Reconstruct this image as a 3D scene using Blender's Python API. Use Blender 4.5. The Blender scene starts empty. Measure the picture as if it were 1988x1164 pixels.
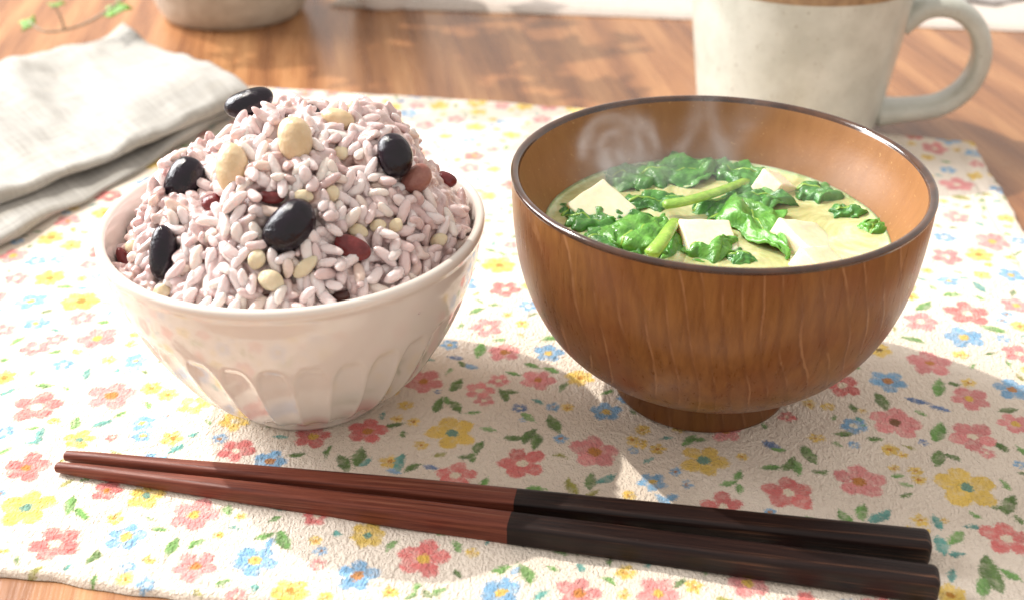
import bpy, bmesh, math, random
import numpy as np
from mathutils import Vector, Matrix, noise as mnoise

random.seed(7)
RNG = np.random.default_rng(11)
SC = bpy.context.scene
COL = SC.collection

# ------------------------------------------------------------------ camera
FPX, PITCH, CAMH = 2279.0, math.radians(30.42), 0.2051 + 0.0026      # measured above the placemat's face
PW, PH = 1988.0, 1164.0
cam_d = bpy.data.cameras.new('camera')
cam = bpy.data.objects.new('camera', cam_d)
COL.objects.link(cam)
cam.location = (0, 0, CAMH)
cam.rotation_euler = (math.pi / 2 - PITCH, 0, 0)
cam_d.sensor_width = 36.0
cam_d.lens = 36.0 * FPX / PW
cam_d.clip_start = 0.01
cam_d.clip_end = 50
cam_d.dof.use_dof = True
cam_d.dof.focus_distance = 0.325
cam_d.dof.aperture_fstop = 12.0
SC.camera = cam

# ------------------------------------------------------------------ light
SUN = Vector((-0.66, 0.47, 1.0)).normalized()       # towards the sunlight
world = bpy.data.worlds.new('World')
SC.world = world
world.use_nodes = True
bg = world.node_tree.nodes['Background']
bg.inputs['Color'].default_value = (1.0, 0.93, 0.865, 1)
bg.inputs['Strength'].default_value = 0.90

ld = bpy.data.lights.new('sunlight_through_window', 'SPOT')
ld.energy = 1080
ld.color = (1.0, 0.94, 0.85)
ld.spot_size = math.radians(30)
ld.spot_blend = 0.15
ld.shadow_soft_size = 0.040
lo = bpy.data.objects.new('sunlight_through_window', ld)
lo.location = Vector((0.0, 0.42, 0.0)) + SUN * 5.0
lo.rotation_euler = (-SUN).to_track_quat('-Z', 'Y').to_euler()
COL.objects.link(lo)

wd = bpy.data.lights.new('window_daylight', 'AREA')
wd.shape = 'RECTANGLE'; wd.size = 1.3; wd.size_y = 1.1
wd.energy = 85
wd.color = (0.97, 0.98, 1.0)
wo = bpy.data.objects.new('window_daylight', wd)
wo.location = (-1.65, 1.10, 1.0)
wo.rotation_euler = (Vector((0, 0.35, 0.03)) - Vector(wo.location)).to_track_quat('-Z', 'Y').to_euler()
COL.objects.link(wo)

SC.view_settings.view_transform = 'Standard'
SC.view_settings.look = 'None'
SC.view_settings.gamma = 1.0
SC.view_settings.exposure = 0.0
SC.view_settings.use_curve_mapping = False

# ------------------------------------------------------------------ measuring the photograph
_c, _s = math.cos(PITCH), math.sin(PITCH)
def at(px, py, z=0.0):
    """point of the photograph's ray (px, py) on the level plane at height z"""
    a = (px - PW / 2) / FPX; b = (PH / 2 - py) / FPX
    d = Vector((a, _c + b * _s, -_s + b * _c))
    return Vector((0, 0, CAMH)) + d * ((z - CAMH) / d.z)
def ray(px, py):
    a = (px - PW / 2) / FPX; b = (PH / 2 - py) / FPX
    return Vector((a, _c + b * _s, -_s + b * _c)).normalized()
def to_px(P):
    P = np.asarray(P, float)
    x = P[..., 0]; y = P[..., 1]; z = P[..., 2] - CAMH
    d = y * _c - z * _s; u = y * _s + z * _c
    return PW / 2 + FPX * x / d, PH / 2 - FPX * u / d, d
CAM_RIGHT = Vector((1, 0, 0)); CAM_UP = Vector((0, _s, _c)); CAM_BACK = Vector((0, -_c, _s))

# ------------------------------------------------------------------ helpers
def mesh_obj(name, verts, faces, mat=None, parent=None, smooth=True):
    me = bpy.data.meshes.new(name)
    me.from_pydata([tuple(v) for v in verts], [], faces)
    me.update()
    if smooth:
        me.polygons.foreach_set('use_smooth', [True] * len(me.polygons))
    if mat: me.materials.append(mat)
    o = bpy.data.objects.new(name, me)
    COL.objects.link(o)
    if parent: o.parent = parent
    return o
def empty(name, loc):
    o = bpy.data.objects.new(name, None)
    o.empty_display_size = 0.01
    o.location = loc
    COL.objects.link(o)
    return o
def tag(o, label=None, cat=None, group=None, kind=None):
    if label: o['label'] = label
    if cat: o['category'] = cat
    if group: o['group'] = group
    if kind: o['kind'] = kind
    return o
def crom(pts, n=8):
    """Catmull-Rom through the points"""
    P = [np.array(p, float) for p in pts]
    P = [2 * P[0] - P[1]] + P + [2 * P[-1] - P[-2]]
    out = []
    for i in range(1, len(P) - 2):
        for k in range(n):
            t = k / n
            out.append(0.5 * (2 * P[i] + (P[i + 1] - P[i - 1]) * t + (2 * P[i - 1] - 5 * P[i] + 4 * P[i + 1] - P[i + 2]) * t * t
                              + (3 * P[i] - P[i - 1] - 3 * P[i + 1] + P[i + 2]) * t ** 3))
    out.append(P[-2])
    return out
def lathe(name, prof, mat, parent=None, seg=128, disp=None):
    """revolve (r, z) pairs; a radius of 0 closes to a pole"""
    V, F, rings = [], [], []
    for (r, z) in prof:
        if r < 1e-7:
            rings.append([len(V)]); V.append((0, 0, z)); continue
        ids = []
        for k in range(seg):
            a = 2 * math.pi * k / seg
            rr = r + (disp(a, r, z) if disp else 0)
            ids.append(len(V)); V.append((rr * math.cos(a), rr * math.sin(a), z))
        rings.append(ids)
    for A, B in zip(rings[:-1], rings[1:]):
        if len(A) == 1 and len(B) == 1: continue
        for k in range(seg):
            k2 = (k + 1) % seg
            if len(A) == 1: F.append((A[0], B[k2], B[k]))
            elif len(B) == 1: F.append((A[k], A[k2], B[0]))
            else: F.append((A[k], A[k2], B[k2], B[k]))
    return mesh_obj(name, V, F, mat, parent)
def tube(path, radii, seg=12, flat=1.0, up=Vector((0, 0, 1)), cap=True):
    """verts, faces of a swept tube; flat scales the section along up"""
    V, F = [], []
    n = len(path)
    for i, p in enumerate(path):
        p = Vector(p)
        t = (Vector(path[min(i + 1, n - 1)]) - Vector(path[max(i - 1, 0)])).normalized()
        s = t.cross(up)
        if s.length < 1e-5: s = t.cross(Vector((1, 0, 0)))
        s.normalize(); u = s.cross(t).normalized()
        for k in range(seg):
            a = 2 * math.pi * k / seg
            V.append(p + s * (radii[i] * math.cos(a)) + u * (radii[i] * flat * math.sin(a)))
    for i in range(n - 1):
        for k in range(seg):
            k2 = (k + 1) % seg
            F.append((i * seg + k, i * seg + k2, (i + 1) * seg + k2, (i + 1) * seg + k))
    if cap:
        F.append(tuple(range(seg))[::-1]); F.append(tuple((n - 1) * seg + k for k in range(seg)))
    return V, F

# ------------------------------------------------------------------ node helpers
class NT:
    def __init__(self, name):
        self.m = bpy.data.materials.new(name); self.m.use_nodes = True
        self.t = self.m.node_tree; self.n = self.t.nodes
        self.b = self.n['Principled BSDF']
        self.out = self.n['Material Output']
    def node(self, typ, **kw):
        nd = self.n.new(typ)
        for k, v in kw.items():
            if k in nd.bl_rna.properties: setattr(nd, k, v)
        return nd
    def set(self, sock, v):
        if hasattr(v, 'is_linked') or isinstance(v, bpy.types.NodeSocket): self.t.links.new(v, sock)
        elif isinstance(v, (tuple, list)) and len(v) == 3 and sock.type == 'RGBA': sock.default_value = (*v, 1)
        else: sock.default_value = v
    def bs(self, **kw):
        for k, v in kw.items(): self.set(self.b.inputs[k.replace('_', ' ')], v)
        return self
    def coord(self, which='Object'):
        return self.node('ShaderNodeTexCoord').outputs[which]
    def mapping(self, vec, scale=(1, 1, 1), rot=(0, 0, 0), loc=(0, 0, 0)):
        m = self.node('ShaderNodeMapping'); self.set(m.inputs['Vector'], vec)
        m.inputs['Scale'].default_value = scale; m.inputs['Rotation'].default_value = rot; m.inputs['Location'].default_value = loc
        return m.outputs[0]
    def noise(self, vec, scale, detail=4, rough=0.55, dist=0.0, out='Fac'):
        m = self.node('ShaderNodeTexNoise'); self.set(m.inputs['Vector'], vec)
        m.inputs['Scale'].default_value = scale; m.inputs['Detail'].default_value = detail
        m.inputs['Roughness'].default_value = rough; m.inputs['Distortion'].default_value = dist
        return m.outputs[out]
    def voronoi(self, vec, scale, feature='F1', out='Distance'):
        m = self.node('ShaderNodeTexVoronoi', feature=feature); self.set(m.inputs['Vector'], vec)
        m.inputs['Scale'].default_value = scale
        return m.outputs[out]
    def math(self, op, a, b=None, c=None, clamp=False):
        m = self.node('ShaderNodeMath', operation=op); m.use_clamp = clamp
        self.set(m.inputs[0], a)
        if b is not None: self.set(m.inputs[1], b)
        if c is not None: self.set(m.inputs[2], c)
        return m.outputs[0]
    def ramp(self, fac, stops, interp='LINEAR'):
        m = self.node('ShaderNodeValToRGB'); self.set(m.inputs[0], fac)
        r = m.color_ramp; r.interpolation = interp
        while len(r.elements) < len(stops): r.elements.new(0.5)
        for e, (p, c) in zip(r.elements, stops):
            e.position = p
            e.color = (*c, 1) if isinstance(c, (tuple, list)) else (c, c, c, 1)
        return m.outputs[0]
    def smooth(self, v, a, b, lo=0.0, hi=1.0):
        m = self.node('ShaderNodeMapRange', interpolation_type='SMOOTHSTEP'); self.set(m.inputs['Value'], v)
        m.inputs['From Min'].default_value = a; m.inputs['From Max'].default_value = b
        m.inputs['To Min'].default_value = lo; m.inputs['To Max'].default_value = hi
        return m.outputs[0]
    def mix(self, fac, a, b, blend='MIX'):
        m = self.node('ShaderNodeMix', data_type='RGBA', blend_type=blend)
        self.set(m.inputs[0], fac); self.set(m.inputs[6], a); self.set(m.inputs[7], b)
        return m.outputs[2]
    def bump(self, h, strength=0.3, dist=0.001, normal=None):
        m = self.node('ShaderNodeBump'); self.set(m.inputs['Height'], h)
        m.inputs['Strength'].default_value = strength; m.inputs['Distance'].default_value = dist
        if normal is not None: self.set(m.inputs['Normal'], normal)
        return m.outputs[0]
    def attr(self, name, out='Color'):
        m = self.node('ShaderNodeAttribute'); m.attribute_name = name
        return m.outputs[out]
    def sep(self, v):
        m = self.node('ShaderNodeSeparateXYZ'); self.set(m.inputs[0], v); return m.outputs
    def comb(self, x, y, z):
        m = self.node('ShaderNodeCombineXYZ')
        for s, v in zip(m.inputs, (x, y, z)): self.set(s, v)
        return m.outputs[0]
    def rand(self):
        return self.node('ShaderNodeObjectInfo').outputs['Random']

def s2l(r, g, b):
    f = lambda c: (c / 255 / 12.92) if c / 255 <= 0.04045 else ((c / 255 + 0.055) / 1.055) ** 2.4
    return (f(r), f(g), f(b))

# ------------------------------------------------------------------ materials
def mat_table():
    n = NT('table_wood')
    c = n.coord()
    p = n.mapping(c, rot=(0, 0, math.radians(-9)))
    st = n.mapping(p, scale=(60, 3.0, 1))
    warp = n.noise(n.mapping(p, scale=(7, 1.6, 1)), 1.0, 3, 0.5)
    x = n.sep(p)[0]
    ring = n.math('SINE', n.math('ADD', n.math('MULTIPLY', x, 190.0), n.math('MULTIPLY', warp, 26.0)))
    fine = n.noise(st, 3.0, 7, 0.65)
    pore = n.noise(n.mapping(p, scale=(900, 22, 1)), 1.0, 3, 0.6)
    f = n.math('ADD', n.math('MULTIPLY', ring, 0.16), fine)
    col = n.ramp(f, [(0.22, (0.150, 0.056, 0.022)), (0.5, (0.31, 0.135, 0.053)), (0.78, (0.46, 0.235, 0.100))])
    col = n.mix(n.smooth(pore, 0.60, 0.72), col, (0.12, 0.045, 0.02))
    big = n.noise(p, 6.0, 2)
    col = n.mix(n.math('MULTIPLY', big, 0.35), col, (0.40, 0.17, 0.07))
    n.bs(Base_Color=col, Roughness=n.math('ADD', n.math('MULTIPLY', fine, 0.12), 0.22))
    n.bs(Coat_Weight=0.10, Coat_Roughness=0.12)
    n.bs(Normal=n.bump(n.math('ADD', fine, n.math('MULTIPLY', pore, -0.6)), 0.25, 0.0006))
    return n.m
def mat_mat():
    n = NT('printed_terry')
    c = n.coord()
    wob = n.noise(c, 620, 3, 0.6)
    wob2 = n.noise(c, 2100, 2, 0.6)
    jit = n.math('ADD', n.math('MULTIPLY', n.math('SUBTRACT', wob, 0.5), 0.0022), n.math('MULTIPLY', n.math('SUBTRACT', wob2, 0.5), 0.0020))
    def mask(sd, soft):
        return n.smooth(n.math('ADD', n.attr(sd, 'Fac'), jit), -soft, soft, 1.0, 0.0)
    # crinkled loops: short worms of yarn
    wv = n.node('ShaderNodeVectorMath', operation='ADD')
    n.set(wv.inputs[0], c)
    sc = n.node('ShaderNodeVectorMath', operation='SCALE'); n.set(sc.inputs[0], n.noise(c, 420, 3, out='Color')); sc.inputs['Scale'].default_value = 0.0026
    n.set(wv.inputs[1], sc.outputs[0])
    loops = n.voronoi(n.mapping(wv.outputs[0], scale=(1.0, 0.55, 1), rot=(0, 0, 0.5)), 1250, 'SMOOTH_F1')
    weave = n.noise(n.mapping(c, scale=(1, 1, 1)), 1700, 3, 0.65)
    hgt = n.math('ADD', n.math('MULTIPLY', loops, -1.0), n.math('MULTIPLY', weave, 0.9))
    hgt = n.math('ADD', hgt, n.math('MULTIPLY', n.noise(c, 180, 2), 1.2))
    cloth = n.mix(n.math('MULTIPLY', n.noise(c, 45, 4), 0.6), (0.88, 0.78, 0.665), (0.85, 0.735, 0.61))
    petal = n.attr('print_color')
    vary = n.noise(c, 330, 4, 0.7)
    pc = n.mix(n.smooth(vary, 0.42, 0.72), petal, n.mix(0.38, petal, cloth))
    pc = n.mix(n.smooth(wob, 0.56, 0.7, 0, 0.35), pc, (0.0, 0.0, 0.0), 'MULTIPLY') if False else pc
    col = n.mix(n.math('MULTIPLY', mask('print_edge', 0.0005), 0.95), cloth, pc)
    col = n.mix(n.math('MULTIPLY', mask('heart_edge', 0.0004), 0.9), col, n.attr('heart_color'))
    loop_gap_shade = n.smooth(loops, 0.25, 0.75)                 # shade in the gaps between loops, painted into the cloth colour
    col = n.mix(n.math('MULTIPLY', loop_gap_shade, 0.15), col, n.mix(0.55, col, (0.42, 0.32, 0.24)))
    n.bs(Base_Color=col, Roughness=0.95, Specular_IOR_Level=0.12, Sheen_Weight=0.15)
    n.bs(Normal=n.bump(hgt, 0.9, 0.0008))
    return n.m
def mat_linen(name='linen', a=(0.42, 0.405, 0.375), b=(0.30, 0.285, 0.26)):
    n = NT(name)
    c = n.coord('UV')
    wx = n.noise(n.mapping(c, scale=(900, 40, 1)), 1, 3); wy = n.noise(n.mapping(c, scale=(40, 900, 1)), 1, 3)
    s = n.math('ADD', wx, wy)
    slub = n.noise(n.mapping(c, scale=(14, 130, 1)), 1.0, 4, 0.6)
    col = n.mix(n.smooth(s, 0.75, 1.25), b, a)
    col = n.mix(n.smooth(slub, 0.45, 0.75, 0, 0.35), col, (0.50, 0.45, 0.37))
    n.bs(Base_Color=col, Roughness=0.92, Specular_IOR_Level=0.15, Sheen_Weight=0.2)
    n.bs(Normal=n.bump(n.math('ADD', s, slub), 0.5, 0.0006))
    return n.m
def mat_porcelain():
    n = NT('white_porcelain')
    c = n.coord()
    col = n.mix(n.noise(c, 60, 3), (0.77, 0.72, 0.665), (0.73, 0.675, 0.62))
    n.bs(Base_Color=col, Roughness=0.14, Coat_Weight=0.6, Coat_Roughness=0.06, Subsurface_Weight=0.08, Subsurface_Scale=0.003)
    n.b.inputs['Subsurface Radius'].default_value = (1, 0.8, 0.6)
    n.bs(Normal=n.bump(n.noise(c, 90, 2), 0.06, 0.001))
    return n.m
def mat_bowl_wood(name='bowl_wood', dark=0.0):
    n = NT(name)
    c = n.coord()
    # growth sheets around an axis that leans a little and stands left of and behind the bowl
    p = n.mapping(c, rot=(math.radians(4), math.radians(13), math.radians(17)))
    x, y, z = n.sep(p)
    w1 = n.noise(n.mapping(c, scale=(1, 1, 0.35)), 34, 3, 0.5)
    d = n.math('SQRT', n.math('ADD', n.math('POWER', n.math('ADD', x, 0.052), 2.0),
               n.math('ADD', n.math('POWER', n.math('MULTIPLY', n.math('ADD', y, 0.085), 0.55), 2.0), n.math('POWER', n.math('MULTIPLY', n.math('SUBTRACT', z, 0.11), 0.18), 2.0))))
    d = n.math('ADD', d, n.math('MULTIPLY', n.math('SUBTRACT', w1, 0.5), 0.0065))
    ph = n.math('FRACT', n.math('MULTIPLY', n.math('ADD', d, n.math('MULTIPLY', n.noise(c, 16, 2), 0.012)), 205.0))
    jag = n.noise(n.mapping(c, scale=(1, 1, 0.22)), 750, 3, 0.7)
    line = n.smooth(n.math('ADD', ph, n.math('MULTIPLY', n.math('SUBTRACT', jag, 0.5), 0.16)), 0.875, 0.925)
    drk = n.smooth(ph, 0.60, 0.82)
    gate = n.smooth(n.noise(n.mapping(c, scale=(1, 1, 0.5)), 95, 3), 0.40, 0.62)
    fibre = n.noise(n.mapping(c, scale=(1, 1, 0.12)), 520, 5, 0.65)
    blot = n.noise(c, 42, 4, 0.6)
    base = n.mix(n.smooth(fibre, 0.3, 0.7), (0.185, 0.074, 0.019), (0.265, 0.116, 0.032))
    base = n.mix(n.smooth(blot, 0.42, 0.72, 0, 0.65), base, (0.19, 0.062, 0.022))
    base = n.mix(n.math('MULTIPLY', drk, 0.35), base, (0.13, 0.045, 0.014))
    col = n.mix(n.math('MULTIPLY', n.math('MULTIPLY', line, gate), 0.60), base, (0.40, 0.20, 0.09))
    if dark: col = n.mix(dark, col, (0.07, 0.018, 0.006))
    n.bs(Base_Color=col, Roughness=n.math('ADD', 0.22, n.math('MULTIPLY', fibre, 0.14)), Specular_IOR_Level=0.36)
    n.bs(Normal=n.bump(n.math('SUBTRACT', fibre, n.math('MULTIPLY', n.math('MULTIPLY', line, gate), 1.2)), 0.22, 0.0005))
    return n.m
def mat_bowl_inside():
    n = NT('bowl_inside_lacquer')
    c = n.coord()
    f = n.noise(n.mapping(c, scale=(1, 1, 0.15)), 300, 4)
    sp = n.noise(c, 900, 2)
    col = n.mix(f, (0.23, 0.100, 0.036), (0.33, 0.155, 0.058))
    col = n.mix(n.smooth(sp, 0.66, 0.74, 0, 0.4), col, (0.6, 0.36, 0.16))
    n.bs(Base_Color=col, Roughness=0.42, Specular_IOR_Level=0.35)
    n.bs(Normal=n.bump(sp, 0.12, 0.0004))
    return n.m
def mat_simple(name, col, rough=0.5, col2=None, scale=300, bump=0.0, bdist=0.0005, **kw):
    n = NT(name)
    c = n.coord()
    nz = n.noise(c, scale, 4)
    n.bs(Base_Color=n.mix(n.smooth(nz, 0.3, 0.7), col, col2 or tuple(v * 0.82 for v in col)), Roughness=rough, **kw)
    if bump: n.bs(Normal=n.bump(nz, bump, bdist))
    return n.m
def mat_stoneware():
    n = NT('speckled_stoneware')
    c = n.coord()
    v = n.noise(c, 48, 5, 0.6)
    col = n.mix(n.smooth(v, 0.3, 0.7), (0.44, 0.45, 0.395), (0.57, 0.585, 0.525))
    spk = n.smooth(n.noise(c, 900, 2, 0.5), 0.66, 0.74)
    col = n.mix(n.math('MULTIPLY', spk, 0.7), col, (0.22, 0.16, 0.10))
    big = n.smooth(n.voronoi(c, 130), 0.05, 0.10, 1, 0)
    col = n.mix(n.math('MULTIPLY', big, 0.5), col, (0.16, 0.12, 0.08))
    n.bs(Base_Color=col, Roughness=0.34, Coat_Weight=0.3, Coat_Roughness=0.2)
    n.bs(Normal=n.bump(n.noise(c, 220, 4), 0.22, 0.0008))
    return n.m
def mat_rice(mass=False):
    n = NT('sticky_rice' if mass else 'cooked_rice')
    r = n.rand(); c = n.coord()
    g = n.node('ShaderNodeNewGeometry').outputs['Random Per Island']
    rr = n.math('FRACT', n.math('ADD', r, g))
    if mass: rr = n.sep(n.voronoi(c, 260, out='Color'))[0]
    col = n.ramp(rr, [(0.0, (0.70, 0.53, 0.51)), (0.35, (0.78, 0.655, 0.645)), (0.65, (0.82, 0.725, 0.715)), (0.85, (0.82, 0.74, 0.68)), (1.0, (0.72, 0.55, 0.47))])
    if mass: col = n.mix(0.5, col, (0.48, 0.31, 0.30))  # darker pinkish mix, shade painted into the gaps between the grains
    v = n.noise(c, 420, 3)
    col = n.mix(n.smooth(v, 0.5, 0.75, 0, 0.35), col, (0.66, 0.50, 0.51))
    n.bs(Base_Color=col, Roughness=0.22, Subsurface_Weight=0.6, Subsurface_Scale=0.0018, Coat_Weight=0.6, Coat_Roughness=0.05)
    n.b.inputs['Subsurface Radius'].default_value = (1.0, 0.80, 0.74)
    n.bs(Normal=n.bump(n.math('ADD', n.noise(c, 900, 3), n.math('MULTIPLY', n.noise(c, 380, 2), 1.5)), 0.45, 0.0006))
    return n.m
def mat_bean(name, a, b, rough=0.16, sss=0.0):
    n = NT(name)
    c = n.coord()
    v = n.noise(c, 210, 4, 0.6)
    n.bs(Base_Color=n.mix(n.smooth(v, 0.35, 0.7), a, b), Roughness=rough, Specular_IOR_Level=0.34, Coat_Weight=0.18, Coat_Roughness=0.04)
    if sss:
        n.bs(Subsurface_Weight=sss, Subsurface_Scale=0.002)
        n.b.inputs['Subsurface Radius'].default_value = (1, 0.7, 0.4)
    n.bs(Normal=n.bump(n.math('ADD', n.noise(c, 130, 2), n.math('MULTIPLY', n.noise(c, 520, 4, 0.65), 0.55)), 0.5, 0.0014))
    return n.m
def mat_soup():
    n = NT('miso_broth')
    c = n.coord()
    cl = n.noise(c, 75, 6, 0.66, 1.2)
    col = n.ramp(cl, [(0.30, (0.30, 0.31, 0.11)), (0.5, (0.52, 0.51, 0.24)), (0.68, (0.74, 0.71, 0.44))])
    n.bs(Base_Color=col, Roughness=0.12, Subsurface_Weight=0.5, Subsurface_Scale=0.004, Coat_Weight=0.25, Coat_Roughness=0.04)
    n.bs(Normal=n.bump(n.noise(c, 120, 2), 0.12, 0.0012))
    return n.m
def mat_leaf(name, a, b, rough=0.28, coat=0.2):
    n = NT(name)
    c = n.coord()
    v = n.noise(c, 260, 4, 0.6, 0.4)
    vein = n.noise(n.mapping(c, scale=(1, 3, 1)), 330, 4, 0.6)
    r = n.rand()
    col = n.mix(n.smooth(v, 0.3, 0.72), a, b)
    col = n.mix(n.smooth(vein, 0.62, 0.75, 0, 0.5), col, tuple(min(1, x * 1.8) for x in b))
    n.bs(Base_Color=col, Roughness=rough, Coat_Weight=coat, Coat_Roughness=0.07, Subsurface_Weight=0.12, Subsurface_Scale=0.001)
    n.b.inputs['Subsurface Radius'].default_value = (0.4, 1.0, 0.2)
    n.bs(Normal=n.bump(vein, 0.5, 0.0010))
    return n.m
def mat_stick(name, a, b, l):
    n = NT(name)
    c = n.coord('UV')
    f = n.noise(n.mapping(c, scale=(30, 1500, 1)), 1.0, 6, 0.7)
    g = n.noise(n.mapping(c, scale=(14, 700, 1)), 1.0, 4, 0.6, 0.3)
    col = n.mix(n.smooth(f, 0.32, 0.68), a, b)
    col = n.mix(n.smooth(g, 0.56, 0.70, 0, 0.6), col, l)
    n.bs(Base_Color=col, Roughness=n.math('ADD', 0.28, n.math('MULTIPLY', f, 0.2)), Specular_IOR_Level=0.22)
    n.bs(Normal=n.bump(f, 0.3, 0.0004))
    return n.m

M = dict(
    table=mat_table(), mat=mat_mat(), linen=mat_linen(), porcelain=mat_porcelain(),
    wood=mat_bowl_wood(), foot=mat_bowl_wood('bowl_foot_wood', 0.45), inside=mat_bowl_inside(),
    lip=mat_simple('dark_lacquer_lip', (0.030, 0.012, 0.007), 0.16, (0.075, 0.030, 0.014), 160, 0.1, Coat_Weight=0.6, Coat_Roughness=0.06),
    stone=mat_stoneware(), stonerim=mat_simple('bare_clay_rim', (0.36, 0.24, 0.13), 0.5, (0.24, 0.15, 0.08), 220),
    rice=mat_rice(), mash=mat_rice(True), soup=mat_soup(),
    black=mat_bean('black_bean_skin', (0.004, 0.0025, 0.007), (0.011, 0.004, 0.012), 0.13),
    soy=mat_bean('soybean_skin', (0.64, 0.47, 0.28), (0.70, 0.55, 0.36), 0.28, 0.35),
    red=mat_bean('red_bean_skin', (0.12, 0.014, 0.016), (0.20, 0.035, 0.035), 0.18, 0.1),
    brown=mat_bean('brown_bean_skin', (0.26, 0.10, 0.08), (0.36, 0.17, 0.13), 0.25, 0.2),
    barley=mat_bean('barley_skin', (0.70, 0.59, 0.40), (0.76, 0.67, 0.49), 0.35, 0.4),
    dark=mat_bean('dark_seed_skin', (0.06, 0.022, 0.02), (0.11, 0.04, 0.03), 0.3),
    tofu=mat_simple('tofu', (0.88, 0.81, 0.60), 0.38, (0.85, 0.76, 0.53), 500, 0.15, 0.0006, Subsurface_Weight=0.5, Subsurface_Scale=0.004),
    spin=mat_leaf('spinach_blade', (0.030, 0.150, 0.022), (0.095, 0.30, 0.050)),
    spin2=mat_leaf('spinach_blade_bright', (0.065, 0.235, 0.022), (0.16, 0.42, 0.060)),
    stem=mat_leaf('spinach_stem', (0.22, 0.42, 0.05), (0.36, 0.55, 0.09), 0.25),
    redwood=mat_stick('red_chopstick_wood', (0.078, 0.017, 0.011), (0.205, 0.056, 0.032), (0.30, 0.12, 0.075)),
    blackwood=mat_stick('dark_chopstick_wood', (0.006, 0.0035, 0.004), (0.022, 0.010, 0.008), (0.17, 0.075, 0.040)),
    ivy=mat_leaf('ivy_blade', (0.075, 0.20, 0.010), (0.16, 0.33, 0.020), 0.6, 0.0),
    ivystem=mat_simple('ivy_stem', (0.33, 0.25, 0.17), 0.6),
    white=mat_simple('white_glaze', (0.80, 0.77, 0.73), 0.22, (0.76, 0.73, 0.69), 60),
    clay=mat_simple('beige_ceramic', (0.56, 0.50, 0.41), 0.6, (0.46, 0.40, 0.32), 160, 0.25, 0.001),
    cloth2=mat_linen('far_cloth', (0.60, 0.52, 0.47), (0.52, 0.45, 0.40)),
    greycloth=mat_linen('grey_cloth', (0.34, 0.30, 0.28), (0.24, 0.21, 0.20)),
)

# ------------------------------------------------------------------ table
def build_table():
    x0, x1, y0, y1, t = -0.75, 0.75, -0.02, 1.05, 0.03
    bm = bmesh.new()
    bmesh.ops.create_cube(bm, size=1.0)
    for v in bm.verts:
        v.co = Vector(((x0 + x1) / 2 + v.co.x * (x1 - x0), (y0 + y1) / 2 + v.co.y * (y1 - y0), -t / 2 + v.co.z * t))
    bmesh.ops.bevel(bm, geom=bm.edges[:], offset=0.003, segments=3, affect='EDGES', profile=0.5)
    me = bpy.data.meshes.new('table'); bm.to_mesh(me); bm.free()
    me.materials.append(M['table'])
    o = bpy.data.objects.new('table', me); COL.objects.link(o)
    tag(o, 'polished reddish brown wooden table top', 'table', kind='structure')
build_table()

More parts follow.
